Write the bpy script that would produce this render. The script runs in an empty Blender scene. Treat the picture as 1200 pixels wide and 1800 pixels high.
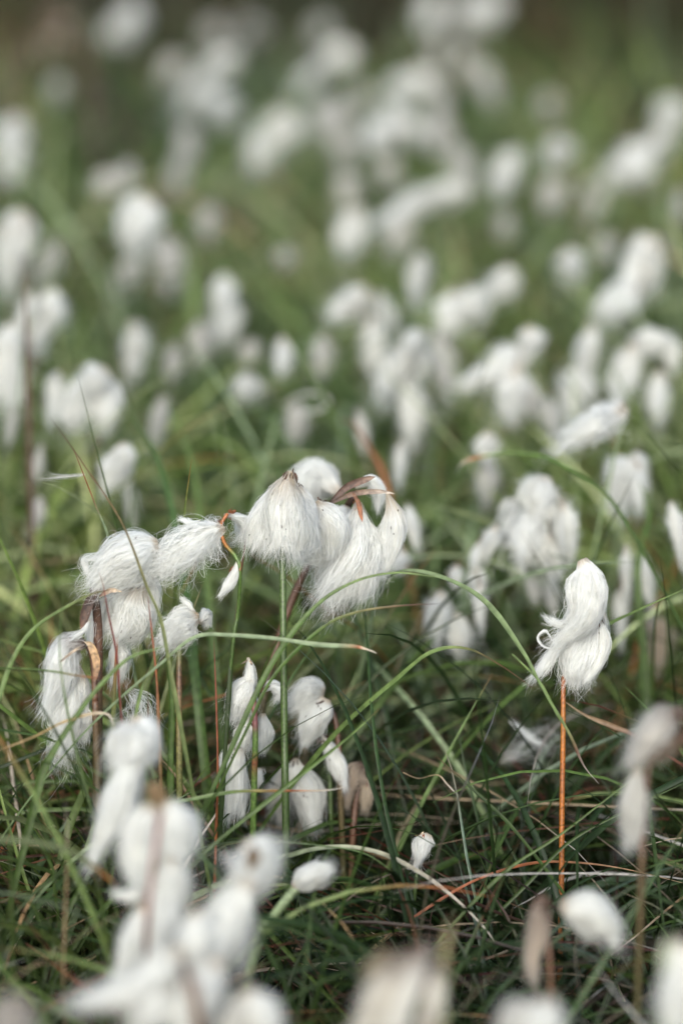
import bpy, math, random
import numpy as np
from mathutils import Vector, Matrix, Quaternion

rng = np.random.default_rng(11)
random.seed(5)
scene = bpy.context.scene
COL = scene.collection

# ------------------------------------------------------------------ camera
CAM = np.array([0.0, 0.0, 0.73])
PITCH = math.radians(21.6)
FL = 85.0
FWD = np.array([0.0, math.cos(PITCH), -math.sin(PITCH)])
UP = np.array([0.0, math.sin(PITCH), math.cos(PITCH)])
RIGHT = np.array([1.0, 0.0, 0.0])
K = 24.0 / FL / 1200.0            # metres per photo pixel at depth 1 m
FOCUS = 1.275

def P(px, py, d):
    return CAM + d * (FWD + (px - 600.0) * K * RIGHT - (py - 900.0) * K * UP)

def dh(py, H):                    # depth at which the ray of row py meets height H
    return (CAM[2] - H) / -(FWD[2] - (py - 900.0) * K * UP[2])

def project(p):
    v = p - CAM
    d = v @ FWD
    return 600 + (v @ RIGHT) / d / K, 900 - (v @ UP) / d / K, d

cam_data = bpy.data.cameras.new('camera')
cam = bpy.data.objects.new('camera', cam_data)
COL.objects.link(cam)
cam.location = CAM
cam.rotation_euler = (math.pi / 2 - PITCH, 0, 0)
cam_data.lens = FL
cam_data.sensor_fit = 'VERTICAL'
cam_data.sensor_height = 36.0
cam_data.sensor_width = 24.0
cam_data.clip_start = 0.02
cam_data.clip_end = 1000
cam_data.dof.use_dof = True
cam_data.dof.focus_distance = FOCUS
cam_data.dof.aperture_fstop = 2.1
scene.camera = cam

# ------------------------------------------------------------------ materials
def new_mat(name):
    m = bpy.data.materials.new(name)
    m.use_nodes = True
    nt = m.node_tree
    nt.nodes.clear()
    out = nt.nodes.new('ShaderNodeOutputMaterial')
    return m, nt, out

def plant_mat(name, rough=0.5, trans=0.25, gloss=0.08, noise=0.35, nscale=220.0):
    m, nt, out = new_mat(name)
    at = nt.nodes.new('ShaderNodeAttribute'); at.attribute_name = 'Col'
    tc = nt.nodes.new('ShaderNodeTexCoord')
    ns = nt.nodes.new('ShaderNodeTexNoise'); ns.inputs['Scale'].default_value = nscale
    ns.inputs['Detail'].default_value = 2
    nt.links.new(tc.outputs['Object'], ns.inputs['Vector'])
    mr = nt.nodes.new('ShaderNodeMapRange')
    mr.inputs['From Min'].default_value = 0.3; mr.inputs['From Max'].default_value = 0.7
    mr.inputs['To Min'].default_value = 1 - noise; mr.inputs['To Max'].default_value = 1 + noise
    nt.links.new(ns.outputs['Fac'], mr.inputs['Value'])
    mul = nt.nodes.new('ShaderNodeVectorMath'); mul.operation = 'SCALE'
    nt.links.new(at.outputs['Color'], mul.inputs[0]); nt.links.new(mr.outputs['Result'], mul.inputs['Scale'])
    df = nt.nodes.new('ShaderNodeBsdfDiffuse')
    tr = nt.nodes.new('ShaderNodeBsdfTranslucent')
    gl = nt.nodes.new('ShaderNodeBsdfGlossy'); gl.inputs['Roughness'].default_value = rough
    gl.inputs['Color'].default_value = (1, 1, 1, 1)
    nt.links.new(mul.outputs[0], df.inputs['Color']); nt.links.new(mul.outputs[0], tr.inputs['Color'])
    m1 = nt.nodes.new('ShaderNodeMixShader'); m1.inputs[0].default_value = trans
    nt.links.new(df.outputs[0], m1.inputs[1]); nt.links.new(tr.outputs[0], m1.inputs[2])
    m2 = nt.nodes.new('ShaderNodeMixShader'); m2.inputs[0].default_value = gloss
    nt.links.new(m1.outputs[0], m2.inputs[1]); nt.links.new(gl.outputs[0], m2.inputs[2])
    nt.links.new(m2.outputs[0], out.inputs['Surface'])
    return m

MAT_GRASS = plant_mat('meadow_grass_blades', rough=0.42, trans=0.22, gloss=0.02, noise=0.3)
MAT_STEM = plant_mat('plant_stem', rough=0.4, trans=0.0, gloss=0.04, noise=0.4, nscale=700)
MAT_COTTON = plant_mat('cotton_fibres', rough=0.8, trans=0.6, gloss=0.0, noise=0.06, nscale=150)
MAT_SCALE = plant_mat('papery_scales', rough=0.6, trans=0.15, gloss=0.03, noise=0.5, nscale=400)

def ground_mat():
    m, nt, out = new_mat('peaty_moss_ground')
    tc = nt.nodes.new('ShaderNodeTexCoord')
    n1 = nt.nodes.new('ShaderNodeTexNoise'); n1.inputs['Scale'].default_value = 3.0; n1.inputs['Detail'].default_value = 8
    n2 = nt.nodes.new('ShaderNodeTexNoise'); n2.inputs['Scale'].default_value = 90.0; n2.inputs['Detail'].default_value = 6
    nt.links.new(tc.outputs['Object'], n1.inputs['Vector']); nt.links.new(tc.outputs['Object'], n2.inputs['Vector'])
    r = nt.nodes.new('ShaderNodeValToRGB')
    r.color_ramp.elements[0].position = 0.35; r.color_ramp.elements[0].color = (0.010, 0.013, 0.006, 1)
    r.color_ramp.elements[1].position = 0.7; r.color_ramp.elements[1].color = (0.028, 0.022, 0.012, 1)
    e = r.color_ramp.elements.new(0.5); e.color = (0.015, 0.021, 0.008, 1)
    mx = nt.nodes.new('ShaderNodeMath'); mx.operation = 'MULTIPLY_ADD'
    mx.inputs[1].default_value = 0.5
    hf = nt.nodes.new('ShaderNodeMath'); hf.operation = 'MULTIPLY'; hf.inputs[1].default_value = 0.5
    nt.links.new(n2.outputs['Fac'], hf.inputs[0])
    nt.links.new(n1.outputs['Fac'], mx.inputs[0]); nt.links.new(hf.outputs[0], mx.inputs[2])
    nt.links.new(mx.outputs[0], r.inputs['Fac'])
    b = nt.nodes.new('ShaderNodeBsdfPrincipled'); b.inputs['Roughness'].default_value = 0.95
    b.inputs['Specular IOR Level'].default_value = 0.1
    nt.links.new(r.outputs['Color'], b.inputs['Base Color'])
    bp = nt.nodes.new('ShaderNodeBump'); bp.inputs['Strength'].default_value = 0.8; bp.inputs['Distance'].default_value = 0.01
    nt.links.new(n2.outputs['Fac'], bp.inputs['Height']); nt.links.new(bp.outputs[0], b.inputs['Normal'])
    nt.links.new(b.outputs[0], out.inputs['Surface'])
    return m
MAT_GROUND = ground_mat()

# ------------------------------------------------------------------ mesh helpers
def mesh_np(name, V, F4, C, mat, F3=None, smooth=False):
    """V (n,3), F4 (m,4) quads, F3 optional tris, C (n,3) vertex colour."""
    me = bpy.data.meshes.new(name)
    n4 = 0 if F4 is None else len(F4)
    n3 = 0 if F3 is None else len(F3)
    me.vertices.add(len(V)); me.vertices.foreach_set('co', np.ascontiguousarray(V, dtype=np.float32).ravel())
    li = []
    ls = []
    if n4: li.append(np.asarray(F4, dtype=np.int32).ravel()); ls.append(np.arange(n4, dtype=np.int32) * 4)
    if n3: li.append(np.asarray(F3, dtype=np.int32).ravel()); ls.append(n4 * 4 + np.arange(n3, dtype=np.int32) * 3)
    li = np.concatenate(li); ls = np.concatenate(ls)
    me.loops.add(len(li)); me.loops.foreach_set('vertex_index', li)
    me.polygons.add(n4 + n3); me.polygons.foreach_set('loop_start', ls)
    if smooth: me.polygons.foreach_set('use_smooth', np.ones(n4 + n3, dtype=bool))
    me.update(calc_edges=True)
    at = me.color_attributes.new('Col', 'FLOAT_COLOR', 'POINT')
    c4 = np.ones((len(V), 4), dtype=np.float32); c4[:, :3] = C
    at.data.foreach_set('color', c4.ravel())
    me.materials.append(mat)
    me.validate()
    return me

def link(name, me, parent=None, world_origin=None):
    o = bpy.data.objects.new(name, me)
    COL.objects.link(o)
    if parent is not None:
        o.parent = parent
    return o

def empty(name, loc):
    o = bpy.data.objects.new(name, None)
    o.empty_display_size = 0.02
    o.location = loc
    COL.objects.link(o)
    return o

def tag(o, label=None, cat=None, group=None, kind=None):
    if label: o['label'] = label
    if cat: o['category'] = cat
    if group: o['group'] = group
    if kind: o['kind'] = kind

def catmull(pts, n):
    pts = np.asarray(pts, float)
    if len(pts) == 2:
        t = np.linspace(0, 1, n)[:, None]
        return pts[0] * (1 - t) + pts[1] * t
    ext = np.vstack([2 * pts[0] - pts[1], pts, 2 * pts[-1] - pts[-2]])
    m = len(pts) - 1
    u = np.linspace(0, m, n)
    i = np.minimum(u.astype(int), m - 1); f = (u - i)[:, None]
    p0, p1, p2, p3 = ext[i], ext[i + 1], ext[i + 2], ext[i + 3]
    return 0.5 * ((2 * p1) + (-p0 + p2) * f + (2 * p0 - 5 * p1 + 4 * p2 - p3) * f**2 + (-p0 + 3 * p1 - 3 * p2 + p3) * f**3)

def frames(S):
    T = np.gradient(S, axis=0); T /= np.linalg.norm(T, axis=1)[:, None] + 1e-12
    N = np.zeros_like(S)
    a = np.array([0, 0, 1.0]) if abs(T[0][2]) < 0.8 else np.array([0, 1.0, 0])
    n = np.cross(T[0], a); n /= np.linalg.norm(n)
    for i in range(len(S)):
        n = n - T[i] * (n @ T[i]); n /= np.linalg.norm(n) + 1e-12
        N[i] = n
    return T, N, np.cross(T, N)

def col_stops(stops, n):
    """stops: list of (t,(r,g,b)) or plain colours."""
    if not isinstance(stops[0][0], (int, float)) or len(stops[0]) == 2:
        ts = [s[0] for s in stops]; cs = np.array([s[1] for s in stops])
    else:
        cs = np.array(stops); ts = np.linspace(0, 1, len(stops))
    t = np.linspace(0, 1, n)
    return np.stack([np.interp(t, ts, cs[:, k]) for k in range(3)], 1)

def tube(S, R, C, ns=6):
    T, N, B = frames(S)
    n = len(S)
    a = np.linspace(0, 2 * math.pi, ns, endpoint=False)
    V = S[:, None, :] + R[:, None, None] * (np.cos(a)[None, :, None] * N[:, None, :] + np.sin(a)[None, :, None] * B[:, None, :])
    V = V.reshape(-1, 3)
    i = np.arange(n - 1)[:, None] * ns; j = np.arange(ns)[None, :]; j2 = (j + 1) % ns
    F = np.stack([i + j, i + j2, i + ns + j2, i + ns + j], -1).reshape(-1, 4)
    V = np.vstack([V, S[0], S[-1]])
    k0, k1 = n * ns, n * ns + 1
    jj = np.arange(ns)
    F3 = np.vstack([np.stack([np.full(ns, k0), (jj + 1) % ns, jj], 1),
                    np.stack([np.full(ns, k1), (n - 1) * ns + jj, (n - 1) * ns + (jj + 1) % ns], 1)])
    CC = np.vstack([np.repeat(C, ns, axis=0), C[0], C[-1]])
    return V, F, F3, CC

def tube_mesh(name, S, R, C, mat, ns=7):
    V, F, F3, CC = tube(S, R, C, ns)
    return mesh_np(name, V, F, CC, mat, F3, smooth=True)

# colours (linear albedo)
WHITE = (0.92, 0.945, 0.93)
OFFW = (0.78, 0.79, 0.76)
BEIGE = (0.50, 0.42, 0.30)
BROWN = (0.11, 0.056, 0.032)
DARKBR = (0.05, 0.03, 0.022)
RUST = (0.27, 0.095, 0.035)
ORANGE = (0.30, 0.10, 0.014)
REDB = (0.15, 0.036, 0.024)
STRAW = (0.40, 0.30, 0.18)
PALE = (0.23, 0.30, 0.17)
GREEN = (0.083, 0.145, 0.034)
LGREEN = (0.155, 0.23, 0.075)
DGREEN = (0.030, 0.054, 0.014)
BGREEN = (0.055, 0.10, 0.028)
TIPW = (0.62, 0.58, 0.50)

# ------------------------------------------------------------------ cotton tufts
def lobef(q, a, t):
    return 1 + 0.16 * np.sin(2 * a + q[0] + 2 * t) + 0.13 * np.sin(3 * a + q[1] - 5 * t) + 0.12 * np.sin(7 * t + q[2] + a) + 0.09 * np.sin(5 * a + q[3] + 8 * t)

def strands(S, R, n, r, t0=(0.0, 0.35), t1=(0.65, 1.05), width=0.0003, curl=0.18, ks=9, rho_min=0.45, root=BEIGE, rootlen=0.12, base=WHITE, loose=0.0, locks=30, spread=0.42, lobe=None):
    """n fibres flowing along the spine S (with radii R) in locks that converge to points; loose: share of fibres that curl away."""
    m = len(S)
    L = np.linalg.norm(np.diff(S, axis=0), axis=1).sum()
    T, N, B = frames(S)
    u = np.linspace(0, 1, m)
    lk = r.integers(0, max(locks, 1), n)
    nl = max(locks, 1)
    la0 = r.uniform(*t0, nl); la0[r.random(nl) < 0.4] = 0.0
    la1 = r.uniform(*t1, nl)
    lth = r.uniform(0, 2 * math.pi, nl); ltw = r.normal(0, 0.55, nl)
    lrho = np.sqrt(r.uniform(rho_min ** 2, 1.12, nl))
    lph = r.uniform(0, 6.28, (nl, 1, 3)); lfr = r.uniform(1.5, 5.0, (nl, 1, 3)); lam = r.uniform(0.3, 1.3, (nl, 1, 1))
    lcb = r.uniform(0.86, 1.0, nl)
    a0 = np.clip(la0[lk] + r.normal(0, 0.06, n), 0, 1); a1 = la1[lk] + r.normal(0, 0.07, n)
    s = np.linspace(0, 1, ks)[None, :]
    t = a0[:, None] + (a1 - a0)[:, None] * s
    def ev(A, t):
        tc = np.clip(t, 0, 1)
        return np.stack([np.interp(tc, u, A[:, k]) for k in range(3)], -1)
    pos = ev(S, t) + np.maximum(t - 1, 0)[..., None] * T[-1] * L
    rad = np.interp(np.clip(t, 0, 1), u, R)
    rad = rad + np.maximum(t - 1, 0) * L * 0.25
    cv = 1 - 0.55 * s ** 1.5
    th = lth[lk][:, None] + ltw[lk][:, None] * s + r.normal(0, spread, n)[:, None] * cv
    rho = lrho[lk][:, None] + r.normal(0, 0.16, n)[:, None] * cv
    rho = np.clip(rho, 0.05, 1.2) * np.clip(0.25 + 2.2 * s, 0, 1) ** 0.5
    if lobe is not None: rho = rho * lobef(lobe, th, np.clip(t, 0, 1))
    Nn, Bb = ev(N, t), ev(B, t)
    dirr = np.cos(th)[..., None] * Nn + np.sin(th)[..., None] * Bb
    pos = pos + (rad * rho)[..., None] * dirr
    amp = (curl * R.max() * (0.15 + s ** 1.5))[..., None]
    pos = pos + amp * np.sin(lfr[lk] * s[..., None] + lph[lk]) * lam[lk] * 0.9
    ph = r.uniform(0, 6.28, (n, 1, 3)); fr = r.uniform(3.0, 10.0, (n, 1, 3))
    pos = pos + amp * np.sin(fr * s[..., None] + ph) * 0.65 * r.uniform(0.2, 1.2, (n, 1, 1))
    if loose > 0:
        w = (r.random(n) < loose)
        k = w.sum()
        if k:
            rr = r.uniform(0.25, 0.9, (k, 1, 1)) * R.max()
            ax1 = r.normal(0, 1, (k, 1, 3)); ax1 /= np.linalg.norm(ax1, axis=2, keepdims=True)
            fr = r.uniform(1.5, 6.0, (k, 1, 1)); ph = r.uniform(0, 6.28, (k, 1, 1))
            ax2 = r.normal(0, 1, (k, 1, 3)); ax2 /= np.linalg.norm(ax2, axis=2, keepdims=True)
            ss = s[..., None] ** 1.4
            pos[w] += rr * ss * (ax1 * np.sin(fr * ss + ph) + ax2 * np.cos(fr * ss + ph) * 0.8) + rr * ss * T[-1] * 0.5
    tan = np.gradient(pos, axis=1); tan /= np.linalg.norm(tan, axis=2, keepdims=True) + 1e-12
    tilt = r.normal(0, 0.5, (n, 1, 3))
    side = np.cross(tan, dirr + tilt); side /= np.linalg.norm(side, axis=2, keepdims=True) + 1e-9
    wv = width * r.uniform(0.5, 1.4, n)[:, None] * (1 - 0.8 * s ** 3)
    Vl = pos - side * wv[..., None] * 0.5; Vr = pos + side * wv[..., None] * 0.5
    V = np.stack([Vl, Vr], 2).reshape(-1, 3)
    i = (np.arange(n) * ks * 2)[:, None] + (np.arange(ks - 1) * 2)[None, :]
    F = np.stack([i, i + 1, i + 3, i + 2], -1).reshape(-1, 4)
    cream = np.array([1.0, 0.985, 0.95]) ** (r.random(nl) ** 2 * 1.2)[:, None]
    cb = np.array(base) * (lcb[lk] * r.uniform(0.92, 1.04, n))[:, None, None] * cream[lk][:, None, :]
    f = np.clip(1 - t / rootlen, 0, 1)[..., None] * r.uniform(0.2, 1.3, (n, 1, 1))
    f = np.minimum(f, 1)
    C = np.minimum(cb, 0.95) * (1 - f) + np.array(root) * f
    C = np.repeat(C, 2, axis=1).reshape(-1, 3)
    return V, F, C

def core(S, R, k, r, base=WHITE, root=BEIGE, rootlen=0.12, ns=14, end=0.93, lump=0.12, lobe=None):
    m = 14
    u = np.linspace(0, 1, len(S)); t = np.linspace(0.02, end, m)
    SS = np.stack([np.interp(t, u, S[:, q]) for q in range(3)], 1)
    RR = np.interp(t, u, R) * k
    cap = np.clip((end - t) / 0.10, 0, 1) ** 0.5; capa = np.clip(t / 0.06, 0.15, 1)
    RR = RR * np.maximum(cap, 0.03) * capa
    V, F, F3, _ = tube(SS, np.maximum(RR, 1e-5), np.ones((m, 3)), ns)
    ctr = np.vstack([np.repeat(SS, ns, axis=0), SS[0], SS[-1]])
    a = np.tile(np.linspace(0, 2 * math.pi, ns, endpoint=False), m); tt = np.repeat(t, ns)
    f = lobef(lobe, a, tt) + lump * 0.4 * np.sin(6 * a + lobe[2]) * np.sin(6 * tt)
    f = np.concatenate([f, [1, 1]])
    V = ctr + (V - ctr) * f[:, None]
    g = np.clip(1 - tt / rootlen, 0, 1) * 0.7; g = np.concatenate([g, [0.7, 0]])[:, None]
    C = np.array(base) * (1 - g) + np.array(root) * g
    return V, F, F3, C

def tuft_mesh(S, R, n=700, seed=0, corek=0.7, curl=0.16, loose=0.03, width=0.0003, base=WHITE, root=BEIGE, rootlen=0.12, t1=(0.65, 1.05), lump=0.12, ks=9, halo=0.0, locks=30, spread=0.42):
    r = np.random.default_rng(seed)
    lobe = r.uniform(0, 6.28, 4)
    V, F, C = strands(S, R, n, r, width=width, curl=curl, base=base, root=root, rootlen=rootlen, t1=t1, loose=loose, ks=ks, locks=locks, spread=spread, lobe=lobe)
    Fs3 = None
    off = len(V)
    Vs, Fs, Cs = [V], [F], [C]
    if halo > 0:
        V2, F2, C2 = strands(S, R, int(n * halo), r, width=width * 0.7, curl=curl * 2.2, base=base, root=root, rootlen=rootlen, t1=(t1[0], t1[1] + 0.08), rho_min=0.9, loose=0.5, ks=ks + 3, lobe=lobe)
        Vs.append(V2); Fs.append(F2 + off); Cs.append(C2); off += len(V2)
    if corek > 0:
        V3, F3, F33, C3 = core(S, R, min(corek, .58), r, base=base, root=root, rootlen=rootlen, lump=lump, end=min(0.93, t1[1] * 0.9), lobe=lobe)
        Vs.append(V3); Fs.append(F3 + off); Cs.append(C3); Fs3 = F33 + off
    return mesh_np('cotton_tuft', np.vstack(Vs), np.vstack(Fs), np.vstack(Cs), MAT_COTTON, Fs3, smooth=True)

# unit plumes shared by the many plants away from the plane of focus: axis 0 -> -Z, radius about 0.5
def unit_plume(kind, seed, tone):
    r = np.random.default_rng(seed)
    m = 14
    t = np.linspace(0, 1, m)
    bend = r.uniform(-0.22, 0.22, 2)
    S = np.stack([bend[0] * np.sin(t * 2.6), bend[1] * np.sin(t * 2.6), -t], 1)
    if kind == 'puff':
        R = 0.5 * np.sqrt(np.clip(1 - (2 * t - 1) ** 2, 0.01, 1)) ** 0.9
    elif kind == 'plume':
        R = 0.5 * np.interp(t, [0, 0.1, 0.3, 0.6, 0.85, 1], [0.12, 0.45, 0.85, 1.0, 0.85, 0.45])
    else:
        R = 0.5 * np.interp(t, [0, 0.2, 0.45, 0.75, 1], [0.1, 0.6, 1.0, 0.8, 0.2])
    base, root = tone
    # width is given in the unit space
    return tuft_mesh(S, R, n=620, seed=seed, corek=0.42, curl=0.5, loose=0.14, width=0.034, halo=0.12, locks=16, spread=0.6, base=base, root=root, rootlen=0.2, t1=(0.55, 1.2), lump=0.25, ks=7)
TONES = {'w': (WHITE, BEIGE), 'o': (OFFW, BROWN), 'b': ((0.60, 0.54, 0.45), BROWN)}  # off-white tone paints in the shade and blur of dim distant heads
UNITS = {(k, tn): [unit_plume(k, 100 + 17 * i + ord(tn) + len(k), TONES[tn]) for i in range(3 if tn == 'w' else 2)]
         for k in ('puff', 'plume', 'petal') for tn in 'wob'}

def rot_to(axis):
    a = Vector(axis).normalized()
    return Vector((0, 0, -1)).rotation_difference(a)

# ------------------------------------------------------------------ plants
PROTECT = []     # (x0, y0, x1, y1, depth) of sharp things no loose blade may cross in front of

STEMC = {'g': [(0, DGREEN), (0.5, (.05,.085,.022)), (1, (.055,.09,.025))], 'p': [(0, GREEN), (0.7, GREEN), (0.82, REDB), (1, REDB)],
         'b': [(0, DGREEN), (0.4, BROWN), (1, DARKBR)], 'o': [(0, (0.10, 0.05, 0.02)), (0.25, (.24,.085,.02)), (.4, ORANGE), (.48, (.20,.07,.02)), (.55, ORANGE), (.66, (.30,.12,.02)), (.74, (.22,.07,.02)), (.84, ORANGE), (1, (.30,.10,.02))],
         'l': [(0, LGREEN), (1, PALE)], 'm': [(0, GREEN), (0.45, (0.14, 0.11, 0.04)), (0.6, BROWN), (0.8, GREEN), (1, DARKBR)]}

def stem_obj(top, root, base_xy, rad, kind, sway=0.01):
    """stem from the ground to top (world); root: Empty."""
    b = np.array([base_xy[0], base_xy[1], -0.005])
    mid = (b + top) / 2 + np.array([rng.normal(0, sway), rng.normal(0, sway), 0])
    S = catmull([b, mid, top], 16)
    R = np.linspace(rad * 1.15, rad * 0.8, 16)
    L0 = np.array(root.location)
    me = tube_mesh('stem', S - L0, R, col_stops(STEMC[kind], 16), MAT_STEM, 7)
    return link('stem', me, root)

def plant(label, blobs, H=0.225, tone='w', stem='g', lean=(0, 0), rad=0.0011, jitter=0.008, shape=None, depth=None):
    """blobs: (x, y, w, h, tilt) in photo pixels; tilt>0 leans the free end to the left.  First blob carries the stem top."""
    y0 = blobs[0][1]
    d0 = depth or dh(y0, H)
    r = random.Random(label)
    tops = []
    for b in blobs:
        x, y, w, h, a = (list(b) + [0])[:5]
        ar = math.radians(a)
        dx, dy = -math.sin(ar) * h / 2, math.cos(ar) * h / 2
        dd = d0 + r.uniform(-1, 1) * jitter
        A = P(x - dx, y - dy, dd + r.uniform(-.4, .4) * h * K); E = P(x + dx, y + dy, dd + r.uniform(-.4, .4) * h * K)
        tops.append((A, E, w * K * dd, h))
    top = tops[0][0]
    # stem meets the tufts at a shared point a little below the highest attachment
    node = top + np.array([0, 0.004, -0.006])
    base = (node[0] + lean[0] + r.uniform(-.015, .015), node[1] + lean[1] + r.uniform(-.015, .015))
    root = empty('cottongrass_plant', (base[0], base[1], 0))
    tag(root, label, 'cottongrass', 'cottongrass plants across the meadow')
    stem_obj(node, root, base, rad, stem)
    L0 = np.array(root.location)
    for q, (A, E, w, h) in enumerate(tops):
        ax = E - A; L = np.linalg.norm(ax)
        kind = shape or ('puff' if h < 1.15 * blobs[q][2] else ('petal' if h > 1.9 * blobs[q][2] else 'plume'))
        me = r.choice(UNITS[(kind, tone)])
        o = link('cotton_tuft', me, root)
        o.location = A - L0
        o.rotation_mode = 'QUATERNION'
        o.rotation_quaternion = rot_to(ax) @ Quaternion((0, 0, 1), r.uniform(0, 6.28))
        f = 0.76 if tone == 'w' else 0.64
        o.scale = (w * f * r.uniform(.85, 1.2), w * f * r.uniform(.6, .95), L * (.95 if tone == 'w' else .85))
        if q > 0:
            g = np.linalg.norm(A - node)
            if g > 0.008:
                mid = (A + node) / 2 + np.array([0, 0, 0.25 * g])
                S = catmull([node, mid, A], 8)
                me = tube_mesh('peduncle', S - L0, np.full(8, rad * 0.5), col_stops([(0, GREEN), (1, BROWN)], 8), MAT_STEM, 5)
                link('peduncle', me, root)
    return root

def scales(parent, L0, c, axis, n, size, seed, colA=BROWN, colB=DARKBR, name='seed_scale', spread=1.0):
    """papery brown scales at the root of a tuft: a bunch of small pointed leaves in one mesh."""
    r = np.random.default_rng(seed)
    Vs, Fs, Cs = [], [], []
    off = 0
    ax = np.array(axis) / np.linalg.norm(axis)
    for i in range(n):
        d = ax + r.normal(0, 0.45 * spread, 3); d /= np.linalg.norm(d)
        s0 = np.array(c) + r.normal(0, size * 0.22 * spread, 3)
        L = size * r.uniform(0.5, 1.1)
        side = np.cross(d, r.normal(0, 1, 3)); side /= np.linalg.norm(side)
        up = np.cross(d, side)
        t = np.linspace(0, 1, 5)
        w = L * 0.16 * np.sin(np.clip(t * 0.9 + 0.1, 0, 1) * math.pi) + 1e-5
        mid = s0 + np.outer(t, d) * L + np.outer(np.sin(t * 2) * 0.15 * L, up)
        V = np.stack([mid - side * w[:, None], mid + up * (w * 0.5)[:, None], mid + side * w[:, None]], 1).reshape(-1, 3)
        k = np.arange(4)[:, None] * 3 + np.arange(2)[None, :]
        F = np.stack([k, k + 1, k + 4, k + 3], -1).reshape(-1, 4) + off
        f = r.random()
        cc = np.array(colA) * f + np.array(colB) * (1 - f)
        Vs.append(V); Fs.append(F); Cs.append(np.tile(cc, (15, 1)) * r.uniform(0.7, 1.3)); off += 15
    me = mesh_np(name, np.vstack(Vs) - L0, np.vstack(Fs), np.vstack(Cs), MAT_SCALE)
    return link(name, me, parent)

def bract(root, pts, d, w, cols, name='bract'):
    """pointed papery bract along photo points (x,y[,ddepth])."""
    L0 = np.array(root.location)
    Q = [P(p[0], p[1], d + (p[2] if len(p) > 2 else 0)) for p in pts]
    S = catmull(Q, 14)
    t = np.linspace(0, 1, 14)
    T, N, B = frames(S)
    ww = w * K * d * np.clip(np.sin((0.12 + 0.88 * t) * math.pi), 0.02, 1)
    view = np.array(FWD)
    side = np.cross(T, view); side /= np.linalg.norm(side, axis=1)[:, None]
    up = np.cross(side, T)
    V = np.stack([S - side * ww[:, None] / 2, S + up * ww[:, None] * 0.3, S + side * ww[:, None] / 2], 1).reshape(-1, 3) - L0
    k = np.arange(13)[:, None] * 3 + np.arange(2)[None, :]
    F = np.stack([k, k + 1, k + 4, k + 3], -1).reshape(-1, 4)
    C = np.repeat(col_stops(cols, 14), 3, axis=0)
    me = mesh_np(name, V, F, C, MAT_SCALE, smooth=True)
    return link(name, me, root)

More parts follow.
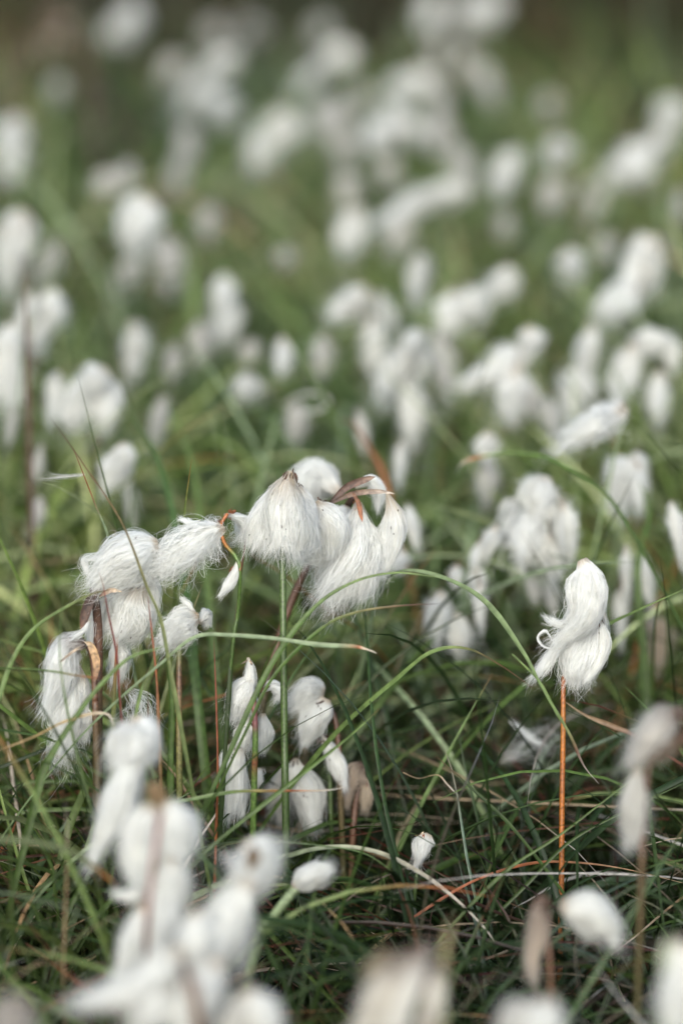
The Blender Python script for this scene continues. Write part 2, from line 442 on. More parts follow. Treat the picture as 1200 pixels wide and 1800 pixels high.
def hero(label, d, tufts, stem_pts, stem='g', srad=0.0013, stem_extra=None, protect=True, gd=0.0, rk=0.92, cat='cottongrass', name='cottongrass_plant'):
    """a plant near the plane of focus. tufts: dicts with pts [(x, y, r, ddepth)] in photo pixels.
    stem_pts: photo points from the top down, then the stem runs on to the ground."""
    sp = [P(q[0], q[1], d + (q[2] if len(q) > 2 else 0.0)) for q in stem_pts]
    low = sp[-1]
    if len(sp) > 1:
        dirv = sp[-1] - sp[-2]; dirv /= np.linalg.norm(dirv)
    else:
        dirv = np.array([0, 0, -1.0])
    z = max(low[2], 0.005)
    hx = np.clip(dirv[0] / max(-dirv[2], 0.3), -0.4, 0.4) * z * 0.7
    hy = np.clip(dirv[1] / max(-dirv[2], 0.3), -0.4, 0.4) * z * 0.7 + gd
    base = np.array([low[0] + hx, low[1] + hy, -0.005])
    root = empty(name, (base[0], base[1], 0))
    tag(root, label, cat, 'cottongrass plants across the meadow')
    L0 = np.array(root.location)
    pts = [base] + sp[::-1]
    S = catmull(pts, 30)
    R = np.linspace(srad * 1.1, srad * 0.85, 30)
    link('stem', tube_mesh('stem', S - L0, R, col_stops(STEMC[stem] if isinstance(stem, str) else stem, 30), MAT_STEM, 9), root)
    for i, t in enumerate(tufts):
        pp = t['pts']
        dd = d + t.get('dd', 0.0)
        Q = [P(p[0], p[1], dd + (p[3] if len(p) > 3 else 0.0)) for p in pp]
        S = catmull(Q, 26)
        R = np.interp(np.linspace(0, len(pp) - 1, 26), np.arange(len(pp)), [p[2] for p in pp]) * K * dd
        R = np.convolve(np.pad(R, 2, mode='edge'), [0.1, 0.2, 0.4, 0.2, 0.1], 'valid')
        kw = dict(n=900, seed=len(label) * 7 + i * 13, corek=0.7, curl=0.16, loose=0.04, halo=0.05)
        kw.update({k: v for k, v in t.items() if k not in ('pts', 'dd', 'scale', 'scol', 'k', 'label')})
        R = R * t.get('k', rk)
        kw['halo'] = kw['halo'] * 2 + 0.04; kw['loose'] += .03
        kw['n'] = int(kw['n'] * 1.7); kw['curl'] *= 1.35; kw.setdefault('locks', 14 + kw['n'] // 40); kw.setdefault('spread', 0.55); kw.setdefault('width', 0.00026)
        me = tuft_mesh(S - L0, R, **kw)
        o = link('cotton_tuft', me, root)
        if t.get('label'): o['label'] = t['label']
        sc = t.get('scale', 8)
        if sc:
            scales(o, L0, S[1], S[3] - S[0], sc, 0.006, 7 * i + len(label), *(t.get('scol') or (BROWN, DARKBR)))
        if sc and kw['n'] > 1100:
            q = np.random.default_rng(i * 5 + len(label))
            Vs, Fs, Cs = [], [], []
            T_, N_, B_ = frames(S)
            for z in range(int(q.integers(4, 9))):
                j = int(q.integers(3, 20)); a = q.uniform(0, 6.28)
                dr = math.cos(a) * N_[j] + math.sin(a) * B_[j]
                if dr @ FWD > 0: dr = -dr
                c = S[j] + dr * R[j] * q.uniform(.8, 1.0)
                ln = q.uniform(.0008, .0018)
                SS = np.array([c, c + T_[j] * ln * .5, c + T_[j] * ln])
                V1, F1, F31, C1 = tube(SS, np.array([.0002, .00035, .0001]), np.tile(DARKBR, (3, 1)), 5)
                F31 = np.hstack([F31, F31[:, :1]])
                Vs.append(V1); Cs.append(C1); Fs.append(F1 + z * 17)
            me = mesh_np('seed_specks', np.vstack(Vs) - L0, np.vstack(Fs), np.vstack(Cs), MAT_SCALE)
            link('seed_specks', me, o)
        if protect:
            xs = [p[0] for p in pp]; ys = [p[1] for p in pp]; rr = max(p[2] for p in pp)
            PROTECT.append((min(xs) - rr * .7, min(ys) - rr * .3, max(xs) + rr * .7, max(ys) + rr * .3, dd))
    return root

# the plants behind the plane of focus, far to near: (x, y, width, height, tilt) of each tuft
plant('pale cottongrass head leaning left at the very top, above the dark corner of the meadow', [(238, 36, 60, 62, 20), (205, 44, 50, 48, 40)], tone='w')
plant('small brownish worn cottongrass head in the dark top corner', [(112, 48, 34, 60, 20), (82, 80, 24, 36, 10)], tone='b', H=.2)
plant('small dull cottongrass tuft standing alone on the dark ground below the brownish one', [(105, 155, 40, 36, 10)], tone='o', H=.2)
plant('cut off cottongrass head high on the photo edge, third from the top at the left', [(30, 235, 52, 60, 15), (20, 280, 56, 56, 0)])
plant('faint pair of far cottongrass tufts right of the topmost pale head', [(440, 45, 64, 36, 60), (382, 62, 56, 40, 30)], tone='o', H=.2)
plant('long slanting far cottongrass plume pointing down left, left of the middle', [(395, 115, 42, 70, 55), (345, 155, 50, 78, 40)])
plant('round far cottongrass head just under the long slanting plume', [(392, 190, 58, 46, 20)], H=.2)
plant('dim small cottongrass tuft left of the long slanting plume', [(300, 118, 44, 50, 30)], tone='o', H=.2)
plant('egg shaped tilted cottongrass head hanging alone in the upper middle', [(482, 215, 60, 56, 25), (462, 252, 56, 66, 20)])
plant('slanting far cottongrass plume near the top middle', [(592, 92, 46, 46, 30), (552, 140, 46, 70, 40)])
plant('very faint cottongrass tuft near the top edge in the middle', [(560, 52, 40, 36, 20)], tone='o', H=.2)
plant('far cottongrass head with two dull lobes, left behind the brightest far head', [(640, 172, 46, 50, 10), (600, 215, 60, 60, 20), (612, 258, 60, 54, 10)], tone='o')
plant('wide dull far cottongrass plume below the slanting one near the top middle', [(562, 200, 50, 60, 30)], tone='o', H=.2)
plant('brightest and whitest of the far cottongrass heads, wide and rounded', [(700, 212, 70, 44, 50), (678, 240, 62, 46, 40), (728, 228, 40, 40, 0)])
plant('far cottongrass head directly above the brightest one', [(735, 135, 50, 40, 30), (712, 158, 46, 40, 10)])
plant('narrow cottongrass head cut by the top edge right of the middle', [(762, 12, 34, 50, 10), (748, 32, 30, 30, 10)])
plant('large cottongrass head at the top edge right of the narrow one', [(868, 14, 56, 46, 40), (835, 32, 52, 42, 40)])
plant('dim cottongrass tuft below the narrow head at the top edge', [(775, 85, 44, 50, 10)], tone='o', H=.2)
plant('far cottongrass plume hanging right and down, below the large head at the top edge', [(828, 108, 44, 44, -20), (850, 150, 40, 66, -25)], tone='o')
plant('greyish far cottongrass tuft between the brightest head and the right hanging plume', [(775, 178, 60, 60, 10)], tone='o', H=.2)
plant('two lobed dull cottongrass head right of the brightest far one', [(785, 240, 60, 54, 20), (815, 285, 50, 60, -10)], tone='o')
plant('small dull cottongrass tuft straight under the brightest far head', [(680, 298, 50, 40, 10)], tone='o', H=.2)
plant('dim far cottongrass tuft left of the long slanting pair of plumes', [(610, 330, 46, 50, 10)], tone='o', H=.19)
plant('long bright cottongrass plume slanting down left, upper right of the middle', [(788, 335, 46, 74, 65), (722, 368, 56, 84, 62)])
plant('dull cottongrass tuft hanging below the long bright slanting plume', [(712, 416, 60, 60, 20)], tone='o', H=.19)
plant('upright oval cottongrass head at the lower left of the long bright plume', [(620, 398, 50, 66, 5)])
plant('round cottongrass head right of the long bright slanting plume', [(890, 288, 52, 46, 20), (878, 315, 52, 44, 10)])
plant('small round far cottongrass head high on the right with clear green round it', [(985, 260, 60, 44, 0)])
plant('faintest small tuft above the round far head on the right', [(965, 182, 42, 38, 0)], tone='o', H=.19)
plant('wide far cottongrass head near the right edge, lobes stepping down left', [(1155, 245, 52, 50, 40), (1118, 278, 62, 56, 30), (1082, 305, 44, 44, 30)])
plant('pale cottongrass head cut by the right edge, high up', [(1182, 200, 50, 52, 20)])
plant('dull cottongrass tuft under the small round far head on the right', [(972, 340, 60, 50, 10)], tone='o', H=.2)
plant('dull double tuft right of centre under the wide far head', [(1045, 360, 50, 46, 20), (1028, 330, 30, 30, 0)], tone='o', H=.2)
plant('half seen cottongrass tuft at the right edge below the wide far head', [(1195, 360, 40, 50, 0)], tone='o')
plant('faint small tuft below and left of the round head on the far right', [(885, 395, 44, 40, 0)], tone='o', H=.19)
plant('faint small tuft above the tall bright head near the right edge', [(1065, 432, 46, 40, 0)], tone='o', H=.18)
plant('dim wide cottongrass tuft at left above the round head on its thin stem', [(220, 312, 44, 40, 30), (190, 322, 44, 36, 50)], tone='o')
plant('dim tall cottongrass head in the left middle distance with two faint lobes', [(335, 255, 44, 60, 10), (318, 310, 52, 60, 10)], tone='o', H=.2)
plant('dull low tuft right of the round head on its thin stem', [(365, 385, 46, 50, 10)], tone='o', H=.18)
# middle distance
plant('round white cottongrass head alone on top of its thin dark stem, left', [(257, 384, 78, 82, 5)], stem='b', H=.26, shape='puff', depth=1.85)
plant('two blurred cottongrass puffs side by side just below the round head on its stem', [(300, 458, 66, 84, 5), (220, 482, 62, 66, 25)], H=.19, tone='o')
plant('lone upright cottongrass head between the left pair and the middle', [(398, 515, 60, 60, 0), (402, 555, 46, 60, 0)], H=.21)
plant('tiny flat cottongrass tuft alone on green in the middle', [(500, 451, 42, 30, 0)], tone='o', H=.2)
plant('big bright cottongrass head cut by the left edge with a dark stem beside it', [(30, 400, 56, 60, 30), (8, 445, 66, 90, 0), (44, 432, 30, 50, 10)], stem='b', H=.26, rad=.0024)
plant('dull cottongrass plume just right of the dark stem at the left edge', [(82, 458, 44, 78, 20)], tone='o', H=.22)
plant('arched white cottongrass head with two lobes beside the dark stem at left', [(88, 535, 50, 56, 0), (52, 545, 44, 60, 20), (72, 580, 40, 50, 10)], H=.24)
plant('large cottongrass plume cut by the left edge, below the arched head', [(15, 600, 50, 60, 10), (12, 655, 62, 96, 5)], H=.24)
plant('white cottongrass puff right of the green blade tip at left', [(232, 600, 52, 66, 0), (238, 640, 36, 40, 0)], H=.21)
plant('dim cottongrass tuft below the lone upright head', [(352, 598, 50, 56, 0), (310, 635, 44, 56, 10)], tone='o', H=.2)
plant('small round cottongrass head between the left puffs and the middle clusters', [(502, 620, 44, 50, 0)], H=.21)
plant('small flattened cottongrass head just below and left of the small round one', [(440, 678, 54, 40, 10)], H=.2)
plant('faint tiny tuft between the dim pair and the small round head', [(436, 618, 36, 42, 0)], tone='o', H=.19)
plant('faint dull tuft right of the small round head', [(570, 625, 46, 66, 10)], tone='o', H=.19)
plant('bright arched cottongrass head left of the centre right clusters with a lobe hanging below', [(622, 522, 74, 54, 50), (672, 545, 44, 60, -15), (650, 600, 52, 76, 0), (598, 545, 50, 40, 60)], H=.23)
plant('small oval cottongrass head right of the bright arched one', [(732, 484, 56, 70, 0)], H=.22)
plant('cottongrass head with three lobes stepping down to the left, middle right', [(877, 490, 58, 52, 30), (835, 540, 66, 58, 50), (785, 545, 50, 64, 10)], H=.23)
plant('small round cottongrass head right of the stepping three lobes', [(995, 463, 56, 48, 0)], H=.22)
plant('tall bright cottongrass head near the right edge, like a leaning thumb', [(1135, 462, 76, 92, 20), (1098, 535, 72, 70, 50)], H=.25)
plant('drooping white cottongrass head near the right edge with lobes both sides', [(1138, 598, 62, 44, 50), (1100, 645, 52, 76, 10), (1172, 612, 38, 50, -10), (1162, 688, 50, 70, 0)], H=.24)
plant('tall dull cottongrass plume left of the drooping head', [(1030, 605, 50, 70, 10), (1010, 676, 54, 80, 15)], H=.22)
plant('bright three part cottongrass head, small knob above wings, right of centre', [(928, 596, 44, 42, 0), (890, 632, 60, 90, 55), (848, 655, 44, 60, 60), (908, 682, 74, 84, 0)], H=.24)
plant('cottongrass cascade of lobes hanging one under another, right of the middle', [(728, 602, 52, 52, 30), (695, 645, 66, 84, 25), (716, 705, 56, 100, 0), (742, 625, 30, 50, 0)], H=.23)
plant('dull wide cottongrass head close behind the cascade of lobes', [(785, 640, 64, 100, -5)], tone='o', H=.21)
plant('dim cottongrass plume low between the three part head and the small slanted one', [(960, 735, 50, 70, -20), (935, 700, 40, 50, 0)], tone='o', H=.2)
plant('small round tuft under the cascade right of the brown leaf tip', [(702, 806, 34, 56, 0)], H=.19)
plant('small white head above the arching blade with the orange end', [(857, 780, 50, 42, 0)], H=.2)
plant('faint tuft below the arching blade with the orange end', [(850, 845, 56, 70, 0)], tone='o', H=.17)
plant('wide arch of white cottongrass lobes at left, framing a small dark gap', [(168, 660, 62, 46, 60), (100, 690, 40, 66, 10), (190, 698, 58, 72, 5), (145, 690, 56, 60, 30), (130, 728, 50, 44, 10)], H=.235)
plant('dim plume low right of the wide arch of lobes', [(275, 735, 46, 80, 10)], tone='o', H=.19)
plant('drooping white tuft hanging like a bell under the wide arch', [(212, 800, 50, 44, 10), (196, 820, 38, 60, 15), (224, 822, 30, 52, 0)], H=.215)
plant('dim slim tuft below the hanging bell', [(232, 885, 32, 60, 0)], tone='o', H=.17)
plant('small dim tuft at left behind the sharp red tipped blade', [(72, 812, 30, 56, 10)], tone='o', H=.19)
plant('faint narrow tuft low at left behind the grass', [(68, 905, 28, 60, 20)], tone='o', H=.17)
plant('faint fuzzy tuft behind the pale ring of fibres', [(520, 740, 50, 70, 0)], tone='o', H=.18)
plant('slanted cottongrass head like a white bird facing right, right middle', [(1050, 742, 62, 104, 62), (1078, 724, 40, 44, 50)], H=.235, stem='l', depth=1.42)
plant('pinched white head on a thick pale stem at right', [(1098, 832, 56, 56, 30), (1122, 850, 34, 66, 0), (1084, 868, 36, 56, 0), (1125, 810, 24, 36, -20)], H=.2, stem='l', rad=.002, lean=(-.02, 0))
plant('bright knobbed cottongrass head right of the middle, round top over wide shoulders', [(962, 872, 66, 62, 0), (938, 930, 76, 90, 10), (990, 922, 64, 84, -5), (966, 975, 50, 60, 0)], H=.215)
plant('small lobed head touching the left of the bright knobbed one', [(900, 905, 42, 54, 10), (880, 920, 24, 34, 0)], H=.19)
plant('small speckled tuft low left of the bright knobbed head', [(862, 948, 42, 50, 20), (838, 972, 24, 40, 10)], H=.185)
plant('dim slim tuft under the bright knobbed head', [(970, 1045, 34, 56, 0), (940, 1030, 28, 46, 0)], tone='o', H=.15)
plant('two narrow hanging tufts under the pinched head at right', [(1098, 1000, 24, 80, 0), (1130, 1005, 32, 70, -10), (1090, 1075, 26, 70, 0)], H=.165)
plant('faint low pair of tufts behind the two narrow hanging ones', [(1140, 1090, 22, 60, 0)], tone='o', H=.12)
plant('slim white tuft cut by the right edge beside an orange stalk', [(1190, 925, 30, 84, -12)], H=.2)
plant('slender blurred petal of cotton hanging right of the big middle head', [(722, 918, 24, 60, -12)], tone='w', H=.19)
plant('pale low tuft behind the arching blades right of the middle', [(768, 1075, 52, 70, 10), (800, 1108, 44, 56, 0)], H=.15, tone='w')
plant('pale low tufts close right of the pair behind the arching blades', [(835, 1020, 48, 44, 0), (842, 1058, 30, 60, 0), (800, 1010, 28, 34, 0)], H=.165)
plant('small round tuft right under the slender hanging petal', [(708, 982, 36, 34, 0)], H=.17)
plant('faint loose tuft low right behind the orange stalk', [(1165, 1130, 60, 80, 10)], tone='b', H=.11)
plant('pale slanted tuft above the brown leaf tip in the middle', [(632, 755, 24, 70, -10)], tone='o', H=.2)
plant('half hidden tuft low at the far left edge', [(20, 745, 30, 60, 10)], tone='o', H=.2)

# ---- plants near the plane of focus
A = hero('sharp white cottongrass head like a shaggy bell on a straight green stem', 1.265,
    [dict(k=.84, pts=[(510, 829, 5), (503, 862, 25), (500, 905, 40), (505, 945, 46), (505, 968, 44)], n=1800, curl=.14, t1=(.45, 1.1), loose=.08, scale=34, rootlen=.4, corek=.6, halo=.08),
     dict(k=.85, pts=[(500, 845, 6, .004), (475, 885, 20, .006), (455, 930, 24, .008), (443, 965, 20, .01)], n=1300, curl=.12, t1=(.6, 1.06), scale=8, rootlen=.25),
     dict(pts=[(522, 850, 6, .006), (540, 895, 17, .008), (540, 945, 18, .008)], n=800, scale=6, rootlen=.25, dd=.004)],
    [(506, 850, .008), (498, 960, .006), (498, 1110), (500, 1300), (502, 1420)], stem='g', srad=.0019)
hero('big cottongrass head in the middle with brown papery bracts arching over spread white plumes', 1.30,
    [dict(pts=[(556, 882, 7, -.012), (572, 905, 25, -.012), (583, 935, 28, -.012), (582, 975, 20, -.01)], n=1500, curl=.14, t1=(.6, 1.05), scale=14, rootlen=.22),
     dict(pts=[(600, 870, 10, .02), (566, 838, 36, .03), (548, 850, 36, .03), (545, 880, 20, .03)], n=900, scale=0, dd=.03),
     dict(pts=[(680, 868, 4), (690, 905, 17), (690, 940, 22), (680, 985, 12), (672, 1005, 4)], n=1100, curl=.07, t1=(.8, 1.0), loose=.01, scale=4, rootlen=.3),
     dict(pts=[(630, 885, 6), (628, 930, 26), (612, 980, 36), (596, 1018, 36), (582, 1046, 20)], n=1500, curl=.2, t1=(.5, 1.12), loose=.18, halo=.15, corek=.5, spread=.8, scale=10, scol=(RUST, BROWN)),
     dict(pts=[(645, 920, 10), (652, 955, 24), (646, 998, 28), (634, 1040, 18)], n=1000, curl=.22, t1=(.5, 1.15), loose=.2, halo=.2, corek=.4, spread=.8, scale=0),
     dict(pts=[(600, 935, 14), (575, 965, 24), (545, 975, 14), (530, 978, 4)], n=800, curl=.25, loose=.2, corek=.5, scale=0),
     dict(pts=[(625, 858, 5, .01), (650, 845, 13, .01), (665, 862, 12, .01), (664, 890, 4, .01)], n=500, scale=0, loose=.1),
     dict(pts=[(610, 890, 8, .01), (605, 905, 20, .01), (615, 930, 20, .01)], n=500, scale=0)],
    [(622, 872, .004), (600, 905, .02), (560, 960, .03), (515, 1050, .035), (480, 1160, .035), (460, 1250, .03)], stem='b', srad=.0022)
rt = bpy.data.objects['cottongrass_plant'] if False else [o for o in COL.objects if o.get('label', '').startswith('big cottongrass head in the middle')][0]
bract(rt, [(580, 884), (610, 856), (645, 842), (660, 838)], 1.29, 13, [(0, DARKBR), (.5, (.09,.05,.035)), (1, (.26, .19, .14))])
bract(rt, [(578, 886), (620, 868), (665, 864), (695, 868)], 1.288, 10, [(0, DARKBR), (.4, (.14, .09, .06)), (1, (.42, .38, .32))])
bract(rt, [(620, 866), (630, 885), (634, 905), (637, 918)], 1.288, 9, [(0, BROWN), (1, RUST)])
hero('puffy white cottongrass pair at left with dark withered bracts, one puff above the other', 1.262,
    [dict(pts=[(278, 958, 14), (250, 965, 34), (218, 985, 42), (190, 1012, 28), (170, 1030, 10)], n=2200, curl=.10, loose=.03, corek=.86, t1=(.6, 1.03), rootlen=.05),
     dict(pts=[(250, 1020, 14, .008), (232, 1055, 40, .012), (222, 1095, 38, .014), (205, 1120, 26, .016)], n=2000, curl=.10, loose=.03, t1=(.5, 1.05), rootlen=.3, scale=20),
     dict(pts=[(268, 1010, 8, .012), (268, 1050, 16, .014), (262, 1100, 10, .014)], n=600, scale=0),
     dict(pts=[(185, 1050, 6, .01), (168, 1090, 15, .012), (160, 1140, 10, .012)], n=600, scale=0),
     dict(pts=[(180, 1020, 3), (155, 1008, 7), (148, 985, 7), (175, 980, 3)], n=70, corek=0, curl=.6, loose=.4, scale=0, t1=(.9, 1.05)),
     dict(pts=[(205, 1120, 5, .02), (212, 1155, 20, .02), (205, 1200, 14, .02)], n=700, scale=0)],
    [(165, 1035), (172, 1090, .008), (173, 1160, .01), (172, 1260, .01)], stem='b', srad=.0026)
rt = [o for o in COL.objects if o.get('label', '').startswith('puffy white')][0]
bract(rt, [(145, 1110), (150, 1080), (162, 1050), (180, 1030)], 1.26, 18, [(0, BROWN), (.5, DARKBR), (1, DARKBR)])
bract(rt, [(175, 1048), (195, 1038), (215, 1040)], 1.255, 9, [(0, BROWN), (1, BEIGE)])
hero('wispy tangled cottongrass tuft blowing left from a curled orange stalk', 1.262,
    [dict(pts=[(392, 928, 8), (365, 938, 24), (330, 962, 30), (292, 985, 20), (270, 992, 8)], n=480, curl=.42, loose=.4, corek=.22, halo=.3, t1=(.4, 1.12), rootlen=.08, width=.0003, spread=1.0),
     dict(pts=[(352, 915, 2), (335, 920, 5), (318, 912, 3)], n=120, corek=.3, curl=.4, loose=.2, scale=0),
     dict(pts=[(418, 985, 2), (413, 1005, 6), (402, 1028, 8), (388, 1046, 3)], n=420, corek=.6, curl=.2, loose=.04, scale=4, scol=(RUST, BROWN)),
     dict(pts=[(395, 905, 2), (420, 912, 9, .01), (436, 935, 14, .02), (420, 950, 6, .02)], n=320, corek=.2, curl=.5, loose=.3, scale=6, scol=(RUST, BROWN))],
    [(400, 903), (388, 925), (395, 955), (414, 978), (422, 1005), (418, 1080, .01), (405, 1180, .015)], stem=[(0, DGREEN), (.6, GREEN), (.72, ORANGE), (1, RUST)], srad=.001)
hero('small ruffled cottongrass tuft on a brown and green stem, crossed by a pale blade', 1.262,
    [dict(pts=[(346, 1085, 16), (325, 1092, 26), (308, 1108, 22), (292, 1130, 8)], n=1500, curl=.24, loose=.16, halo=.08, t1=(.55, 1.1), corek=.72, scale=10, scol=(BEIGE, BROWN)),
     dict(pts=[(340, 1075, 4), (330, 1060, 5), (318, 1052, 2)], n=130, corek=0, curl=.5, loose=.2, scale=0),
     dict(pts=[(352, 1095, 6, .02), (362, 1082, 12, .025), (366, 1100, 8, .025)], n=300, scale=0)],
    [(322, 1110, .004), (316, 1140, .002), (315, 1240), (316, 1400)], stem='m', srad=.00165)
hero('tall drooping cottongrass head at left, streaked brown, trailing thin fibres to the grass', 1.262,
    [dict(pts=[(150, 1132, 12), (125, 1135, 24), (112, 1165, 30), (104, 1200, 22), (84, 1245, 8)], n=1700, curl=.16, loose=.1, halo=.06, t1=(.5, 1.06), rootlen=.35, root=BROWN, scale=16, scol=(BROWN, BEIGE)),
     dict(pts=[(135, 1170, 10, .006), (130, 1215, 30, .008), (120, 1265, 32, .008), (118, 1300, 16, .008)], n=1700, curl=.14, loose=.08, t1=(.6, 1.08), rootlen=.25, scale=10),
     dict(pts=[(118, 1270, 14, .004), (112, 1310, 22, .004), (112, 1350, 20, .004)], n=220, corek=0, curl=.6, loose=.5, scale=0, width=.00015),
     dict(pts=[(140, 1230, 8, .01), (150, 1262, 14, .01), (148, 1300, 6, .01)], n=420, scale=0),
     dict(pts=[(158, 1090, 1, -.004), (145, 1110, 3, -.004), (122, 1128, 8, -.004)], n=130, corek=0, curl=.4, scale=0, loose=0)],
    [(155, 1135), (164, 1160), (168, 1230), (170, 1300)], stem='b', srad=.0018)
rt = [o for o in COL.objects if o.get('label', '').startswith('tall drooping')][0]
bract(rt, [(166, 1200), (170, 1165), (160, 1135), (148, 1128)], 1.258, 14, [(0, BROWN), (.5, (.4, .26, .13)), (1, BEIGE)])
bract(rt, [(105, 1165), (125, 1148), (145, 1135)], 1.232, 4, [(0, BROWN), (1, BEIGE)])
hero('sharp white two lobed cottongrass head with a curling side wisp on a bright orange stem', 1.27,
    [dict(k=.82, pts=[(1022, 984, 16, -.01), (1032, 1008, 34, -.01), (1030, 1045, 38, -.01), (1024, 1082, 33, -.01), (1006, 1108, 20, -.008), (985, 1126, 6, -.008)], n=3200, curl=.09, loose=.015, halo=.03, corek=.9, t1=(.7, 1.02), scale=0, rootlen=.02, lump=.04),
     dict(k=.8, pts=[(1040, 1062, 22), (1036, 1100, 36, .002), (1024, 1145, 42, .002), (1012, 1180, 32, .002), (1010, 1192, 24, .002)], n=3000, curl=.08, loose=.02, halo=.02, corek=.9, t1=(.7, 1.04), rootlen=.22, scale=12, lump=.04),
     dict(pts=[(1052, 1085, 5, -.004), (1058, 1120, 11, -.004), (1050, 1160, 12, -.004), (1032, 1192, 6, -.004)], n=900, curl=.09, loose=.02, t1=(.8, 1.05), scale=4),
     dict(pts=[(998, 1120, 12, -.004), (978, 1142, 10, -.004), (960, 1165, 9, -.004), (938, 1192, 4, -.004)], n=340, curl=.4, loose=.3, corek=.35, scale=0, t1=(.6, 1.1)),
     dict(pts=[(1000, 1092, 8, -.008), (982, 1098, 7, -.008), (965, 1092, 4, -.008)], n=120, curl=.7, loose=.4, corek=0, scale=0, t1=(.7, 1.1)),
     dict(pts=[(985, 1140, 2, -.006), (955, 1138, 2, -.006), (943, 1120, 2, -.006), (958, 1108, 2, -.006), (968, 1122, 2, -.006)], n=26, curl=.8, loose=0, corek=0, scale=0, t1=(.8, 1.0))],
    [(1010, 1130, .004), (991, 1186, .002), (989, 1300), (987, 1420), (986, 1560)], stem='o', srad=.0014)
hero('narrow stacked cottongrass head with a beak like top on a purple and green stem', 1.285,
    [dict(pts=[(436, 1156, 4), (440, 1172, 8), (440, 1195, 12), (432, 1205, 12)], n=500, curl=.1, scale=4, scol=(BEIGE, BROWN)),
     dict(pts=[(445, 1190, 12), (432, 1212, 24), (424, 1240, 26), (416, 1265, 14)], n=1300, curl=.12, t1=(.6, 1.06), scale=10),
     dict(pts=[(442, 1262, 8), (432, 1290, 18), (424, 1318, 14)], n=700, scale=6),
     dict(pts=[(416, 1300, 8), (412, 1330, 18), (412, 1380, 19), (410, 1432, 17)], n=1500, curl=.08, t1=(.75, 1.06), loose=.02, scale=14, rootlen=.3, corek=.8),
     dict(pts=[(462, 1255, 8, .012), (464, 1285, 14, .012), (458, 1320, 8, .012)], n=500, scale=0),
     dict(pts=[(455, 1350, 8, .02), (455, 1385, 10, .02)], n=260, scale=0),
     dict(pts=[(462, 1215, 4, .012), (478, 1205, 9, .014), (492, 1215, 10, .016), (484, 1232, 4, .016)], n=380, scale=6)],
    [(446, 1225, -.01), (449, 1290, -.01), (447, 1370, -.006), (445, 1470)], stem=[(0, GREEN), (.5, GREEN), (.6, REDB), (.64, GREEN), (.75, GREEN), (.8, (.16, .06, .06)), (1, (.16, .06, .06))], srad=.0017)
hero('white cottongrass tuft folded to the right with a dark eye, on a dark bent stem', 1.32,
    [dict(pts=[(568, 1222, 18), (548, 1218, 28), (530, 1232, 22), (515, 1245, 12)], n=1100, scale=0),
     dict(pts=[(572, 1228, 14, -.004), (562, 1250, 24, -.004), (545, 1278, 20, -.004), (535, 1306, 5, -.004)], n=1100, scale=14, curl=.1)],
    [(575, 1235), (588, 1262), (594, 1300), (598, 1380)], stem='b', srad=.0016)
hero('long soft white cottongrass plume hanging low behind the crossing blades', 1.325,
    [dict(pts=[(520, 1334, 6), (522, 1362, 22), (542, 1400, 25), (550, 1450, 16)], n=1200, scale=8, curl=.1),
     dict(pts=[(500, 1340, 6, .02), (490, 1390, 22, .02), (490, 1440, 18, .02)], n=700, scale=0, base=OFFW)],
    [(524, 1345, .01), (532, 1420, .01), (540, 1480, .01)], stem='g', srad=.0014)
hero('slim leaning cotton petal between the folded tuft and the beige tuft', 1.32,
    [dict(pts=[(566, 1292, 3), (580, 1320, 13), (596, 1348, 14), (604, 1382, 6)], n=700, scale=6, curl=.08)],
    [(568, 1298), (578, 1350, .01), (582, 1440, .01)], stem='g', srad=.0012)
hero('beige withered cottongrass tuft on a dark stalk, low in the middle', 1.33,
    [dict(pts=[(640, 1345, 14), (624, 1358, 22), (612, 1385, 14), (608, 1410, 5)], n=800, base=(.66, .58, .48), root=BROWN, rootlen=.3, scale=14),
     dict(pts=[(640, 1368, 8), (644, 1395, 12), (640, 1425, 5)], n=400, base=(.62, .56, .46), scale=6)],
    [(632, 1380), (624, 1420), (618, 1500)], stem='b', srad=.0018)
hero('tiny pale bud of cotton low right of the middle', 1.29,
    [dict(pts=[(752, 1466, 8), (745, 1480, 17), (738, 1500, 12), (730, 1524, 3)], n=500, scale=4, scol=(RUST, BEIGE))],
    [(748, 1470), (735, 1520, .01), (728, 1580, .01)], stem='g', srad=.001)
# ---- plants in front of the plane of focus
def fore(label, H, ref, tufts, stem_pts, stem='b', srad=.0016, depth=None, **k):
    d = (depth or dh(ref, H)) + .035
    k.setdefault('rk', .72)
    return hero(label, d, [dict(dict(n=1000, halo=.08, scale=6, corek=.45, curl=.34, loose=.12, t1=(.5, 1.18), lump=.25, spread=.7), **t) for t in tufts], stem_pts, stem, srad, **k)
fore('blurred two part cottongrass head in front at left, puff above a long hanging plume', .215, 1300,
    [dict(pts=[(240, 1262, 12), (252, 1285, 42), (240, 1315, 44), (225, 1340, 20)], scol=(RUST, BEIGE)),
     dict(pts=[(228, 1275, 12, .006), (212, 1300, 24, .006), (212, 1335, 18, .006)], scale=0),
     dict(pts=[(238, 1312, 34), (224, 1365, 38), (208, 1415, 40), (188, 1460, 22), (172, 1490, 6)], curl=.12, scale=0)],
    [(243, 1270), (250, 1330, .01), (262, 1420, .015)], stem='p')
